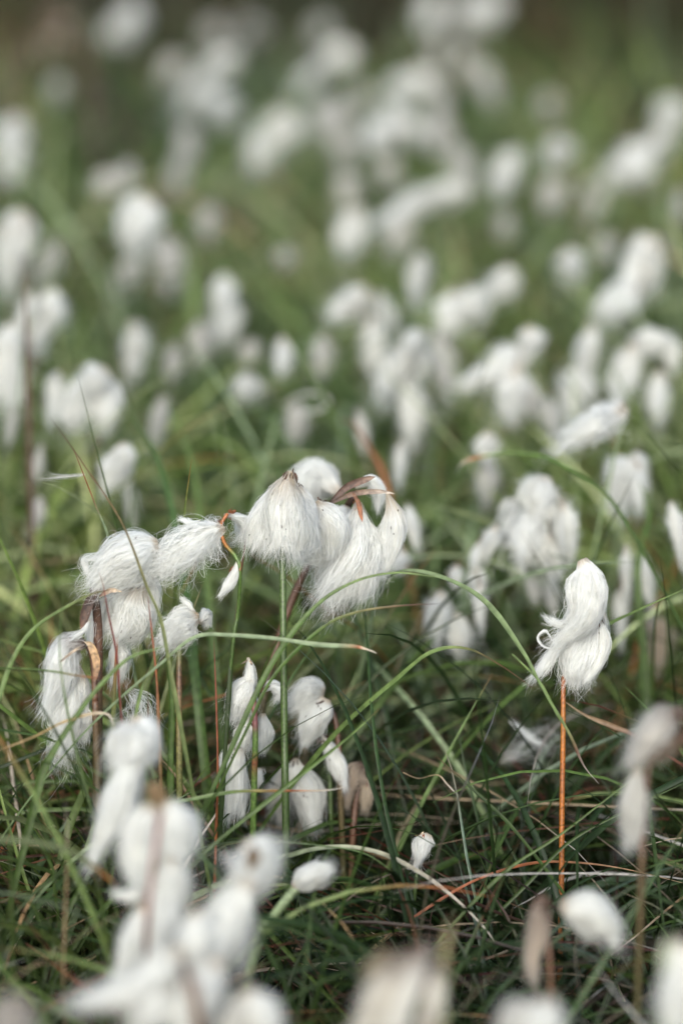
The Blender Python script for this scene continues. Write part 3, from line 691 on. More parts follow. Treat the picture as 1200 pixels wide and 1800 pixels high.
fore('large blurred cottongrass cluster in front at left with a purple stem showing through', .21, 1470,
    [dict(pts=[(285, 1410, 26, .004), (312, 1450, 38, .004), (308, 1500, 32, .004)], n=900, scale=4),
     dict(pts=[(270, 1415, 20), (245, 1455, 32), (240, 1510, 34), (248, 1550, 18)], n=900, scale=0),
     dict(pts=[(300, 1500, 20, .006), (300, 1550, 42, .006), (290, 1600, 38, .006), (272, 1670, 18, .006)], n=900, scol=(BEIGE, BEIGE)),
     dict(pts=[(255, 1590, 16), (240, 1640, 26), (226, 1690, 16), (214, 1712, 6)], scale=0),
     dict(pts=[(280, 1640, 16, .006), (262, 1680, 30, .006), (240, 1710, 14, .006)], scale=0),
     dict(pts=[(250, 1570, 12), (225, 1575, 12), (205, 1572, 4)], n=260, loose=.2, scale=0),
     dict(pts=[(262, 1402, 10), (272, 1388, 15), (282, 1412, 12)], n=300, base=(.5, .38, .24), scale=6)],
    [(282, 1430, -.045), (268, 1530, -.045), (258, 1640, -.04), (262, 1760, -.02)], stem=[(0, GREEN), (.4, BROWN), (.6, (.20, .10, .09)), (1, (.24, .12, .11))], srad=.0012)
fore('blurred cottongrass head with a brown eye on top of a long leaning plume, front', .20, 1520,
    [dict(pts=[(430, 1482, 14, .004), (448, 1500, 44, .004), (450, 1530, 42, .004), (430, 1560, 20, .004)], n=900, scale=0),
     dict(pts=[(440, 1545, 24), (415, 1590, 40), (388, 1650, 48), (360, 1700, 44), (340, 1740, 20)], n=1200, scale=0),
     dict(pts=[(448, 1492, 5, -.022), (446, 1505, 11, -.024), (442, 1520, 6, -.022)], n=260, base=(.36, .26, .16), scale=6)],
    [(448, 1500, .03), (420, 1600, .03), (395, 1700, .03)], stem='b')
fore('low blurred cottongrass cluster in front spreading left across a dark stem', .205, 1690,
    [dict(pts=[(345, 1600, 10, .01), (350, 1635, 36, .01), (338, 1675, 34, .01), (325, 1700, 16, .01)], scale=0),
     dict(pts=[(320, 1668, 12), (285, 1700, 34), (240, 1735, 36), (195, 1752, 22), (165, 1760, 6)], n=1100, scale=0),
     dict(pts=[(385, 1690, 20), (365, 1730, 46), (340, 1780, 44), (330, 1820, 30)], n=1000, scale=0),
     dict(pts=[(300, 1730, 14), (275, 1765, 40), (250, 1800, 30)], n=800, scale=0)],
    [(322, 1690, -.03), (338, 1745, -.03), (350, 1800, -.03)], stem='b', srad=.0024)
fore('small oval white cottongrass head tilted right on a pale green stem', .19, 1540,
    [dict(pts=[(515, 1560, 14), (535, 1548, 27), (560, 1535, 26), (580, 1525, 10)], n=1200, curl=.08, loose=.02, scale=0, corek=.88, t1=(.7, 1.02))],
    [(528, 1552), (500, 1585), (475, 1620), (452, 1660)], stem='l', srad=.0026, depth=1.17)
fore('round white cottongrass head low right beside a withered brown tuft', .17, 1610,
    [dict(pts=[(985, 1590, 22), (1015, 1598, 42), (1045, 1612, 46), (1068, 1625, 30), (1075, 1640, 10)], n=1300, curl=.08, loose=.02, scale=0, corek=.9),
     dict(pts=[(955, 1575, 10), (945, 1605, 24), (945, 1640, 24), (935, 1680, 12), (937, 1710, 4)], n=400, base=(.72, .66, .58), root=BROWN, rootlen=.6, scale=24, corek=.3, loose=.3, k=.6)],
    [(965, 1600), (962, 1650), (968, 1740)], stem='b', srad=.0012, depth=1.09)
fore('greyish worn cottongrass head low at the right edge with a long plume hanging from it', .19, 1330,
    [dict(pts=[(1200, 1248, 12), (1170, 1268, 30), (1140, 1296, 26), (1122, 1325, 8)], base=(.74, .74, .71), root=BROWN, rootlen=.45, scale=26, loose=.2),
     dict(pts=[(1210, 1290, 12), (1180, 1308, 18), (1150, 1330, 8)], base=(.30, .24, .18), root=BROWN, rootlen=.6, scale=20, loose=.3, n=400),
     dict(pts=[(1122, 1350, 12), (1114, 1390, 26), (1112, 1430, 26), (1112, 1472, 8)], scale=0, base=OFFW)],
    [(1160, 1300), (1140, 1345), (1128, 1480), (1126, 1560)], stem='b', srad=.0013, depth=1.09)
fore('large shaggy grey cottongrass head at the bottom beside a yellow green leaf', .21, 1720,
    [dict(pts=[(755, 1655, 8), (735, 1690, 22), (712, 1740, 30), (692, 1800, 28), (685, 1840, 20)], n=900, corek=.35, rootlen=.4, base=(.88, .89, .86), root=BROWN, curl=.2, loose=.1),
     dict(pts=[(735, 1670, 8), (700, 1710, 26), (668, 1765, 30), (640, 1820, 20)], base=(.80, .79, .73), root=BROWN, rootlen=.5, scale=20, loose=.15),
     dict(pts=[(690, 1675, 6), (665, 1690, 14), (645, 1712, 6)], base=(.5, .45, .34), root=BROWN, rootlen=.5, scale=10, n=300, loose=.2),
     dict(pts=[(772, 1690, 8), (765, 1745, 20), (748, 1800, 14)], base=(.85, .85, .80), root=BROWN, rootlen=.4, scale=6)],
    [(745, 1690), (750, 1780), (752, 1850)], stem='b')
fore('white cottongrass head half out of the frame at the lower right edge', .21, 1740,
    [dict(pts=[(1195, 1650, 14), (1200, 1700, 26), (1192, 1750, 34), (1188, 1800, 24)], n=1000, scale=0),
     dict(pts=[(1225, 1660, 20), (1225, 1730, 44), (1215, 1800, 40)], n=600, scale=0)],
    [(1190, 1660, .02), (1195, 1850, .02)], stem='g')
fore('grey cottongrass head cut off at the bottom left edge', .21, 1790,
    [dict(pts=[(40, 1752, 10), (30, 1775, 36), (22, 1810, 44), (20, 1850, 30)], base=(.62, .60, .56), n=800)],
    [(35, 1765), (35, 1870)], stem='b')
fore('white cottongrass head with pinkish bracts at the bottom, left of the middle', .20, 1780,
    [dict(pts=[(435, 1738, 12), (455, 1765, 34), (465, 1800, 34), (468, 1840, 20)], n=900),
     dict(pts=[(430, 1745, 10), (420, 1785, 30), (410, 1830, 26)], base=OFFW, n=700, scale=0)],
    [(440, 1748), (445, 1860)], stem='b')
fore('white cottongrass head at the bottom edge between the grey one and the round one', .205, 1790,
    [dict(pts=[(965, 1752, 14), (960, 1780, 38), (940, 1810, 46), (920, 1850, 30)], n=900),
     dict(pts=[(930, 1765, 10), (905, 1790, 26), (890, 1830, 20)], base=OFFW, scale=0)],
    [(960, 1765), (958, 1870)], stem='b')
PROTECT.append((975, 1190, 1003, 1570, 1.27))
PROTECT.append((485, 960, 511, 1400, 1.265))
PROTECT.append((300, 1140, 328, 1400, 1.262))


# ------------------------------------------------------------------ single blades
def blade(label, pts, d, w, cols, root=True, fold=0.3, name='grass_blade', cat='grass blade', face=0.6, taper=0.5, group='long grass blades among the cottongrass'):
    """pts from the root end to the tip in photo pixels (x, y[, depth]); w = width in photo pixels"""
    Q = []
    for i, p in enumerate(pts):
        dd = p[2] if len(p) > 2 else (d if not isinstance(d, (tuple, list)) else d[0] + (d[1] - d[0]) * i / (len(pts) - 1))
        Q.append(P(p[0], p[1], dd))
    dd0 = (d if not isinstance(d, (tuple, list)) else d[0])
    if root:
        v = Q[0] - Q[1]; v /= np.linalg.norm(v)
        z = max(Q[0][2], 0.0)
        b = Q[0] + np.array([np.clip(v[0], -.8, .8) * z * 0.9, np.clip(v[1], -.8, .8) * z * 0.6, 0]); b[2] = -0.004
        c = Q[0] + v * 0.5 * z
        Q = [b] + [b * (1 - q) ** 2 + c * 2 * q * (1 - q) + Q[0] * q * q for q in (.35, .7)] + Q
    n = 8 * len(Q)
    S = catmull(Q, n)
    S[:, 2] = np.maximum(S[:, 2], 0.001) if not root else S[:, 2]
    t = np.linspace(0, 1, n)
    W = w * K * dd0 * np.minimum(0.65 + t, 1) * np.clip((1 - t) / taper, 0.0, 1) ** 0.8 + 0.00012
    wq = np.random.default_rng(len(label) * 31 + int(pts[0][0]) + 2000)
    W = W * (1 + 0.10 * np.sin(t * 17 + wq.uniform(0, 6)) + 0.06 * np.sin(t * 41 + wq.uniform(0, 6)))
    T, _, _ = frames(S)
    ref = UP * face + np.array([0, 0, 1.0]) * (1 - face) - FWD * 0.8
    side = np.cross(T, ref); side /= np.linalg.norm(side, axis=1)[:, None]
    nrm = np.cross(side, T)
    tw = (wq.uniform(-.9, .9) * np.sin(t * wq.uniform(2, 5) + wq.uniform(0, 6)) + wq.uniform(-.3, .3))[:, None]
    side, nrm = side * np.cos(tw) + nrm * np.sin(tw), nrm * np.cos(tw) - side * np.sin(tw)
    V = np.stack([S - side * W[:, None] / 2, S - nrm * W[:, None] * fold, S + side * W[:, None] / 2], 1).reshape(-1, 3)
    k = np.arange(n - 1)[:, None] * 3 + np.arange(2)[None, :]
    F = np.stack([k, k + 1, k + 4, k + 3], -1).reshape(-1, 4)
    C = np.repeat(col_stops(cols, n), 3, axis=0) * 0.8
    loc = np.array([S[0][0], S[0][1], 0.0])
    me = mesh_np(name, V - loc, F, C, MAT_GRASS, smooth=False)
    o = link(name, me); o.location = loc
    tag(o, label, cat, group)
    return o

blade('sharp thin blade with a dark red tip leaning left above the puffy pair', [(300, 1180), (283, 1090), (258, 1030), (215, 920), (150, 820), (88, 732)], 1.24, 7, [(0, GREEN), (.6, (.16, .18, .07)), (.8, (.18, .12, .06)), (.88, REDB), (1, DARKBR)])
blade('pale thin blade with a small red tip just left of the sharp one', [(225, 1120), (195, 960), (165, 880), (128, 785)], (1.30, 1.27), 6, [(0, LGREEN), (.75, PALE), (.88, RUST), (1, REDB)])
blade('broad dark green blade rising out of focus at left of the middle, curved tip', [(330, 1080), (315, 960), (282, 820), (238, 735), (205, 640), (193, 565)], (1.36, 1.55), 24, [(0, GREEN), (.6, (.06, .12, .035)), (1, (.09, .07, .04))], taper=.9)
blade('second blurred green blade right of the broad dark one', [(370, 1100), (350, 900), (330, 790), (300, 720), (285, 690)], (1.42, 1.6), 13, [(0, GREEN), (1, LGREEN)])
blade('long arching green blade curving over in front of the big middle head', [(400, 1330), (470, 1180), (540, 1080), (610, 1028), (690, 1007), (780, 1016)], 1.25, 10, [(0, DGREEN), (.6, GREEN), (1, LGREEN)])
blade('long pale blade arching from the middle down to the right past the orange stem', [(640, 1150, 1.36), (665, 1040, 1.33), (700, 1004, 1.31), (770, 1012, 1.29), (850, 1055, 1.27), (915, 1140, 1.26), (950, 1205, 1.255), (985, 1270, 1.25)], 1.27, 12, [(0, GREEN), (.4, PALE), (1, LGREEN)], taper=.25)
blade('short green blade with a brown pointed end, below the arching blades', [(430, 1290), (480, 1190), (560, 1108), (620, 1078), (690, 1066), (771, 1061)], 1.25, 7, [(0, DGREEN), (.6, GREEN), (.8, (.16, .15, .06)), (.92, BROWN), (1, DARKBR)], taper=.3)
blade('straight pale blade with a white curled end, right of the ruffled tuft', [(290, 1160), (345, 1119), (400, 1116), (480, 1122), (560, 1133), (620, 1136), (640, 1140), (662, 1148)], 1.24, 9, [(0, GREEN), (.3, PALE), (.75, PALE), (.84, RUST), (.9, BEIGE), (1, TIPW)], root=True, taper=.3)
blade('flat green blade with a red point crossing the drooping head at left', [(-60, 1182), (0, 1174), (80, 1178), (140, 1188), (185, 1193)], 1.225, 8, [(0, GREEN), (.75, LGREEN), (.9, RUST), (1, DARKBR)], root=True, taper=.25)
blade('arched green blade rising at the left edge to the withered bracts', [(-10, 1260), (20, 1165), (60, 1105), (120, 1065), (165, 1043), (200, 1036)], 1.24, 8, [(0, GREEN), (.7, LGREEN), (1, BROWN)], taper=.3)
blade('broad dark green blade crossing the drooping head and touching the ruffled tuft', [(60, 1420), (78, 1352), (120, 1280), (170, 1212), (225, 1158), (270, 1142), (300, 1132)], 1.22, 14, [(0, DGREEN), (.6, GREEN), (1, LGREEN)], taper=.6)
blade('hair thin dark blade standing before the drooping head', [(160, 1420), (132, 1310), (112, 1210), (105, 1130), (112, 1040)], 1.21, 5, [(0, DGREEN), (1, GREEN)])
blade('dark red thin stalk rising before the puffy pair', [(212, 1240), (205, 1150), (190, 1075), (182, 1030), (174, 1005)], 1.24, 4, [(0, GREEN), (.4, REDB), (.8, REDB), (1, (.4, .36, .3))])
blade('upright rust red blade tip left of the ruffled tuft', [(280, 1300), (276, 1200), (268, 1120), (260, 1048)], 1.25, 6, [(0, GREEN), (.5, (.2, .12, .05)), (.7, RUST), (1, REDB)])
blade('thin red stalk standing between the brown stem and the narrow stacked head', [(380, 1460), (383, 1360), (380, 1230), (376, 1125)], 1.26, 6, [(0, REDB), (.5, RUST), (1, REDB)], fold=.45)
blade('thick upright green stalk left of the brown and green stem', [(300, 1420), (300, 1330), (302, 1240), (296, 1160), (290, 1100)], 1.30, 13, [(0, DGREEN), (.5, GREEN), (1, GREEN)], fold=.5)
blade('curved pale blade with rust and white end running right under the stacked head', [(180, 1470), (250, 1420), (330, 1406), (410, 1392), (480, 1390), (540, 1390), (575, 1389), (608, 1384)], 1.24, 8, [(0, GREEN), (.3, PALE), (.6, LGREEN), (.75, RUST), (.86, BEIGE), (.92, TIPW), (1, TIPW)], root=True, taper=.45)
blade('straight dark green blade rising right across the soft plume', [(360, 1500), (420, 1448), (500, 1385), (580, 1322), (630, 1280), (667, 1245)], (1.22, 1.25), 7, [(0, DGREEN), (.7, GREEN), (.93, LGREEN), (1, REDB)], taper=.3)
blade('wide green blade rising steeply behind the straight green stem', [(400, 1440), (440, 1340), (485, 1240), (540, 1150), (600, 1085)], (1.29, 1.34), 15, [(0, DGREEN), (1, (.08, .15, .045))], taper=.9)
blade('orange streaked dead blade slanting down right from the middle stem', [(700, 1190, 1.44), (640, 1115, 1.40), (560, 1058, 1.37), (500, 1010, 1.36), (440, 975, 1.36)], 1.4, 9, [(0, STRAW), (.5, ORANGE), (1, RUST)], taper=.3)
blade('dark stalk with a brown seed head left of the shaggy bell', [(400, 1260), (408, 1150), (420, 1040), (430, 960), (440, 895)], 1.275, 9, [(0, DGREEN), (.6, DGREEN), (.85, REDB), (1, DARKBR)], fold=.45)
blade('arching blade with orange and white drooping end at right middle', [(1150, 1010, 1.36), (1085, 895, 1.37), (1040, 850, 1.38), (960, 805, 1.39), (900, 796, 1.4), (850, 802, 1.41), (815, 812, 1.41), (800, 832, 1.42)], 1.37, 11, [(0, DGREEN), (.6, GREEN), (.78, LGREEN), (.84, ORANGE), (.93, TIPW), (1, TIPW)], taper=.4)
blade('straight green blade rising to the right edge from behind the two lobed head', [(990, 1150, 1.32), (1060, 1102, 1.31), (1130, 1068, 1.30), (1215, 1030, 1.29)], 1.3, 8, [(0, DGREEN), (.5, GREEN), (1, LGREEN)])
blade('thin bent blade with a pale dry end right of the orange stem', [(900, 1150, 1.26), (945, 1195, 1.26), (965, 1230, 1.26), (1000, 1290, 1.26), (1025, 1345, 1.26), (1052, 1378, 1.26)], 1.26, 5, [(0, LGREEN), (.5, LGREEN), (.7, BROWN), (1, TIPW)], root=False, taper=.3)
blade('thin brown ended blade meeting the side wisp of the two lobed head', [(700, 1190, 1.28), (760, 1145, 1.27), (820, 1140, 1.265), (880, 1170, 1.265), (948, 1218, 1.26)], 1.27, 8, [(0, GREEN), (.6, LGREEN), (.85, BROWN), (1, BROWN)], taper=.4)
blade('reddish brown blade arching low right from the grass to the edge', [(640, 1680), (690, 1640), (760, 1590), (840, 1545), (930, 1518), (1010, 1516), (1100, 1528), (1215, 1556)], 1.27, 7, [(0, REDB), (.15, GREEN), (.3, LGREEN), (.45, (.35, .14, .08)), (.7, RUST), (1, STRAW)], root=True, taper=.3)
blade('pale whitish blade arching down to a curled point, low right of the middle', [(520, 1500), (600, 1488), (670, 1500), (740, 1535), (800, 1580), (850, 1630), (873, 1662)], 1.245, 9, [(0, GREEN), (.3, PALE), (.7, (.45, .42, .33)), (1, TIPW)], root=True, taper=.4)
blade('straight dark green blade crossing the orange stem from low left to right', [(720, 1720), (800, 1620), (890, 1530), (980, 1470), (1090, 1385), (1130, 1355)], 1.25, 6, [(0, DGREEN), (1, GREEN)], taper=.4)
blade('second dark blade crossing the orange stem a little lower', [(830, 1650), (920, 1560), (1000, 1480), (1100, 1425), (1215, 1370)], 1.26, 6, [(0, DGREEN), (1, BGREEN)], taper=.4)
blade('dark blade slanting down right toward the orange stem', [(960, 1530), (900, 1455), (850, 1405), (805, 1365), (765, 1328)], 1.26, 7, [(0, GREEN), (.8, DGREEN), (1, BROWN)], taper=.4)
blade('dark green leaf with an orange point curving in from the left edge', [(-60, 1490), (0, 1476), (70, 1482), (130, 1500), (180, 1535), (208, 1560)], 1.13, 12, [(0, DGREEN), (.8, (.07, .1, .03)), (.92, ORANGE), (1, ORANGE)], root=True, taper=.35)
blade('soft grey green blade curving up behind the orange stem', [(920, 1520), (925, 1430), (940, 1360), (965, 1310), (1000, 1285)], 1.38, 18, [(0, (.11, .16, .11)), (1, (.24, .30, .23))], taper=.7)
blade('soft wide pale blade spreading right in the middle behind the grass', [(640, 1300, 1.45), (700, 1230, 1.47), (790, 1195, 1.49), (900, 1190, 1.5)], 1.46, 17, [(0, GREEN), (.6, PALE), (1, PALE)], taper=.6)
blade('soft straw striped blade slanting down right below the orange streaked one', [(760, 1285, 1.36), (720, 1235, 1.37), (660, 1170, 1.39), (600, 1120, 1.42), (540, 1090, 1.43)], 1.38, 12, [(0, LGREEN), (.5, PALE), (1, LGREEN)], taper=.5)
blade('pale flat ribbon blade standing upright at the lower right edge', [(1170, 1850), (1172, 1800), (1170, 1740), (1172, 1690), (1176, 1644)], .98, 24, [(0, PALE), (1, (.42, .46, .36))], taper=.08, root=True)
blade('rust coloured stalk slanting left of the worn head at the right edge', [(1130, 1302), (1080, 1278), (1030, 1258), (990, 1232)], 1.3, 8, [(0, REDB), (.5, BROWN), (1, STRAW)], root=True, taper=.3)
blade('blurred orange stalk leaning at the right edge above the worn head', [(1105, 1200, 1.5), (1130, 1110, 1.5), (1165, 1040, 1.5), (1200, 960, 1.5)], 1.5, 9, [(0, STRAW), (.6, ORANGE), (1, ORANGE)], taper=.3)
blade('dark broad blade behind the pinched head at right', [(1130, 1150, 1.42), (1120, 1000, 1.42), (1140, 900, 1.44), (1120, 840, 1.45)], 1.42, 20, [(0, DGREEN), (1, GREEN)], taper=.6)
blade('straw coloured bent blade lying across the low left grass', [(-40, 1330), (0, 1318), (60, 1295), (110, 1270), (160, 1255), (190, 1256), (200, 1275)], 1.22, 7, [(0, STRAW), (.5, (.35, .25, .1)), (1, TIPW)], root=False, taper=.4)
blade('straw coloured dead blade slanting down right from the blurred front head', [(395, 1500), (350, 1430), (310, 1365), (270, 1320)], 1.3, 9, [(0, BROWN), (1, STRAW)], taper=.3)
blade('long green blade arching low right from the front puffs', [(330, 1500), (400, 1480), (480, 1478), (560, 1486), (640, 1500), (700, 1540)], 1.24, 9, [(0, GREEN), (.5, PALE), (1, GREEN)], taper=.4)
blade('deep green blade crossing low left from the left edge', [(20, 1640), (80, 1560), (150, 1500), (230, 1450), (340, 1390)], 1.26, 13, [(0, DGREEN), (.6, BGREEN), (1, PALE)], taper=.5)
blade('short pointed green blade tip above the blurred front head', [(232, 1300), (240, 1250), (252, 1200), (262, 1172)], 1.25, 6, [(0, GREEN), (.8, LGREEN), (1, BROWN)], taper=.3)
blade('yellow green leaf standing behind the shaggy grey head at the bottom', [(775, 1760), (778, 1700), (785, 1650), (795, 1612)], 1.0, 30, [(0, (.25, .26, .12)), (.7, (.40, .38, .2)), (1, STRAW)], taper=.8)
blade('small lance shaped leaf on the ground at left', [(88, 1490), (100, 1470), (118, 1445), (134, 1424)], 1.3, 19, [(0, BGREEN), (1, (.1, .16, .09))], taper=.8, name='lance_leaf', cat='leaf', group='leaves on the ground')
blade('curled dry orange leaf at the left edge', [(-10, 1505), (5, 1490), (18, 1470), (30, 1442)], 1.3, 22, [(0, BROWN), (1, RUST)], taper=.9, name='dry_leaf', cat='leaf', group='leaves on the ground')
blade('bent dry straw with a white kink at right of the middle', [(708, 1358), (735, 1368), (768, 1362), (785, 1378), (800, 1394)], 1.3, 3, [(0, STRAW), (.5, STRAW), (1, TIPW)], taper=.3, root=False)
blade('brown curled leaf tip rising in the middle distance', [(690, 900, 1.5), (672, 830, 1.5), (650, 790, 1.5), (620, 745, 1.5), (590, 740, 1.5)], 1.5, 12, [(0, GREEN), (.6, RUST), (1, BROWN)], taper=.6)
# ring of fibres on a pale stalk, and a web of loose cotton caught in the grass
rg = blade('thin pale stalk leaning up to the ring of fibres', [(440, 930), (465, 820), (485, 740), (497, 708)], (1.5, 1.56), 8, [(0, GREEN), (1, PALE)], taper=.3)
def loose_cotton(label, pts, d, rpx, n, curl, base=WHITE, width=.00022, corek=0, loose=.5):
    Q = [P(p[0], p[1], d) for p in pts]
    S = catmull(Q, 26); R = np.full(26, rpx * K * d)
    L0 = np.array([S[:, 0].mean(), S[:, 1].mean(), S[:, 2].mean()])
    me = tuft_mesh(S - L0, R, n=n, seed=len(label), corek=corek, curl=curl, loose=loose, t1=(.8, 1.05), width=width, rootlen=.02, base=base)
    o = link('loose_cotton', me); o.location = L0
    tag(o, label, 'loose cotton', 'loose cotton caught in the grass')
loose_cotton('pale oval ring of cotton fibres hooked on a stalk tip', [(496, 716), (520, 696), (555, 690), (580, 704), (560, 722), (520, 722), (498, 712)], 1.58, 4, 30, .9, corek=0, loose=.1, base=OFFW)
loose_cotton('thin web of loose cotton caught low in the grass left of the orange stem', [(880, 1340), (915, 1325), (950, 1300), (975, 1300)], 1.38, 26, 60, 1.1, width=.00018)
loose_cotton('faint streak of cotton stretched right of the web', [(895, 1265), (930, 1295), (958, 1312)], 1.36, 8, 60, .6, corek=.2)
loose_cotton('little flag of cotton threads sticking left from the pale thin blade', [(150, 833), (115, 838), (75, 838)], 1.30, 4, 26, 1.0, loose=.5, width=.00018, base=OFFW)
loose_cotton('tangle of pale fibres on the grass under the puffy pair', [(225, 1215), (245, 1250), (240, 1290)], 1.28, 24, 90, 1.0)

for lab, q in (('dark bare twig at the far top left leaning right', [(40, 130), (60, 70), (95, 20), (120, -20)]),
               ('dark twig crossing behind the brownish worn head at the top left', [(150, 110), (120, 60), (70, 20), (40, -15)]),
               ('short dark twig at the top left corner of the meadow', [(10, 120), (15, 60), (35, 5)]),
               ('dark twig beside the lone dull tuft at the top left', [(160, 190), (150, 120), (165, 60)])):
    blade(lab, q, 2.45, 16, [(0, DARKBR), (.5, DARKBR), (1, BROWN)], name='heath_twig', cat='twig', group='dark heath twigs at the far side', taper=.5)
blade('dark thin blade standing upright beside the arched head at left', [(48, 640), (46, 540), (43, 440)], 1.5, 9, [(0, DARKBR), (1, BROWN)], root=True)


# ------------------------------------------------------------------ the grass mass
def grass_mass(specs, name, label):
    Vs, Fs, Cs = [], [], []
    off = 0
    for sp in specs:
        n = sp['n']; r = np.random.default_rng(sp['seed'])
        y0, y1 = sp['y']
        # uniform over the wedge seen by the camera and a margin beside it
        yy = np.sqrt(r.uniform(y0**2, y1**2, n * 2)) if y1 > 2.2 else r.uniform(y0, y1, n * 2)
        hw = 0.152 * np.sqrt(yy**2 + .5) * 1.35 + 0.16
        xx = r.uniform(-1, 1, n * 2) * hw
        # clumping
        low = np.sin(xx * 7 + 2 * np.sin(yy * 3)) * np.sin(yy * 5 + xx * 3)
        cl = 0.5 * low + np.sin(xx * 23 + 3 * np.sin(yy * 9)) * np.sin(yy * 19 + 2 * np.sin(xx * 13)) + 0.6 * np.sin(xx * 61 + yy * 47)
        keep = r.random(n * 2) < np.clip(0.62 + 0.33 * cl, 0.08, 1)
        xx, yy, cl = xx[keep][:n], yy[keep][:n], cl[keep][:n]
        n = len(xx)
        L = r.uniform(*sp['L'], n) * (1 + 0.12 * cl)
        ks = sp.get('ks', 8)
        s = np.linspace(0, 1, ks)[None, :]
        az = r.uniform(0, 2 * math.pi, n)
        # a light wind from the right: most blades lean left
        az = np.where(r.random(n) < sp.get('wind', 0.3), r.normal(math.pi, 0.8, n), az)
        th0 = np.abs(r.normal(0, sp.get('lean', 0.25), n)) + sp.get('tilt', 0.0)
        kap = np.abs(r.normal(sp.get('bend', 1.0), sp.get('bend', 1.0) * 0.5, n))
        th = np.minimum(th0[:, None] + kap[:, None] * s ** 1.3, sp.get('thmax', 2.1))
        azs = az[:, None] + r.normal(0, 0.35, n)[:, None] * s + r.normal(0, .12, n)[:, None] * np.sin(s * 6)
        ds = (L / (ks - 1))[:, None]
        dx = np.sin(th) * np.cos(azs) * ds; dy = np.sin(th) * np.sin(azs) * ds; dz = np.cos(th) * ds
        z0 = r.uniform(*sp.get('z0', (0, 0.001)), n)
        X = xx[:, None] + np.cumsum(dx, 1) - dx[:, :1]; Y = yy[:, None] + np.cumsum(dy, 1) - dy[:, :1]
        Z = z0[:, None] + np.cumsum(dz, 1) - dz[:, :1]
        Z = np.maximum(Z, 0.003)
        Pt = np.stack([X, Y, Z], -1)
        # keep the lens and the sharp heads clear
        px, py, dp = project(Pt.reshape(-1, 3)); px = px.reshape(n, ks); py = py.reshape(n, ks); dp = dp.reshape(n, ks)
        bad = (dp < 0.62).any(1)
        # too far above the heads near the lens
        bad |= ((dp < 1.08) & (Z > 0.11)).any(1)
        for (x0, ya, x1, yb, dd) in PROTECT:
            bad |= ((px > x0) & (px < x1) & (py > ya) & (py < yb) & (dp < dd + 0.01)).any(1) & (r.random(n) < 0.93)
        ok = ~bad
        Pt, s_, azs, th, L, yy, xx, cl = Pt[ok], s, azs[ok], th[ok], L[ok], yy[ok], xx[ok], cl[ok]
        n = len(L)
        W = r.uniform(*sp['w'], n)[:, None] * np.minimum(0.6 + 1.5 * s, 1) * np.clip((1 - s) / 0.6, 0, 1) ** 0.7 + 0.0001
        tan = np.gradient(Pt, axis=1); tan /= np.linalg.norm(tan, axis=2, keepdims=True) + 1e-9
        tw = r.normal(0, 0.7, n)[:, None] + r.normal(0, 0.6, n)[:, None] * s
        hor = np.stack([-np.sin(azs), np.cos(azs), np.zeros_like(azs)], -1)
        nr = np.cross(hor, tan)
        side = hor * np.cos(tw)[..., None] + nr * np.sin(tw)[..., None]
        nrm = np.cross(side, tan)
        V = np.stack([Pt - side * W[..., None] / 2, Pt - nrm * W[..., None] * 0.28, Pt + side * W[..., None] / 2], 2).reshape(-1, 3)
        i = (np.arange(n) * ks * 3)[:, None, None] + (np.arange(ks - 1) * 3)[None, :, None] + np.arange(2)[None, None, :]
        F = np.stack([i, i + 1, i + 4, i + 3], -1).reshape(-1, 4)
        # colour: palette entry (root, tip) per blade
        pal = sp['pal']
        pr = np.array([p[0] for p in pal]); pr = pr / pr.sum()
        ci = r.choice(len(pal), n, p=pr)
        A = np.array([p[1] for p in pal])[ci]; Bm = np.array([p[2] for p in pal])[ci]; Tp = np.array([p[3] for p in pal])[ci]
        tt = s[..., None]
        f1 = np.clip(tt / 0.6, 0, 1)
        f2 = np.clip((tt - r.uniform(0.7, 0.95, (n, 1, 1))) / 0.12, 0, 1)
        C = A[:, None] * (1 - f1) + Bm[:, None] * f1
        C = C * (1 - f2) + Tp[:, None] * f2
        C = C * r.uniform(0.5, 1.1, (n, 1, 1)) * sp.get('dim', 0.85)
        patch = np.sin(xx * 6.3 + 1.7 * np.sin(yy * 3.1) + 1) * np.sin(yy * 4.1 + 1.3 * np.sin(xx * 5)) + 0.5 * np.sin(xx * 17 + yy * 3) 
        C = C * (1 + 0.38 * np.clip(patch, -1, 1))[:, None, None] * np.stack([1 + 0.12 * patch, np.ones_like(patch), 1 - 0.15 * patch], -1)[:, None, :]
        C = np.repeat(C, 3, axis=1).reshape(-1, 3)
        Vs.append(V); Fs.append(F + off); Cs.append(C); off += len(V)
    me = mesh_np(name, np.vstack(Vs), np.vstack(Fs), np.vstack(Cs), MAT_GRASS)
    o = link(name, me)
    tag(o, label, 'grass', None, 'stuff')
    return o

HEATH = [(3, DARKBR, (0.035, 0.04, 0.014), (0.035, 0.04, 0.014)), (3, DARKBR, (0.05, 0.034, 0.016), (0.06, 0.038, 0.018)), (1.5, DGREEN, DGREEN, DGREEN)]
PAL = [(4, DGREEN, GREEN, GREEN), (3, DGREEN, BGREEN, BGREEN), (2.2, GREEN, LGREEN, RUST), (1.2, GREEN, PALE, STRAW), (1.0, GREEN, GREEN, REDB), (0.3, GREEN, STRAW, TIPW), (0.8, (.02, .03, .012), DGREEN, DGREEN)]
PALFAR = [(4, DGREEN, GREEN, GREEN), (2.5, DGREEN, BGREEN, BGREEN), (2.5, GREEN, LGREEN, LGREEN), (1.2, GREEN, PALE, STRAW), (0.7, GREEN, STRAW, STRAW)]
PALMID = [(2, DGREEN, GREEN, GREEN), (2.5, GREEN, LGREEN, LGREEN), (2.5, GREEN, PALE, PALE), (1, DGREEN, BGREEN, BGREEN), (0.3, GREEN, STRAW, STRAW)]
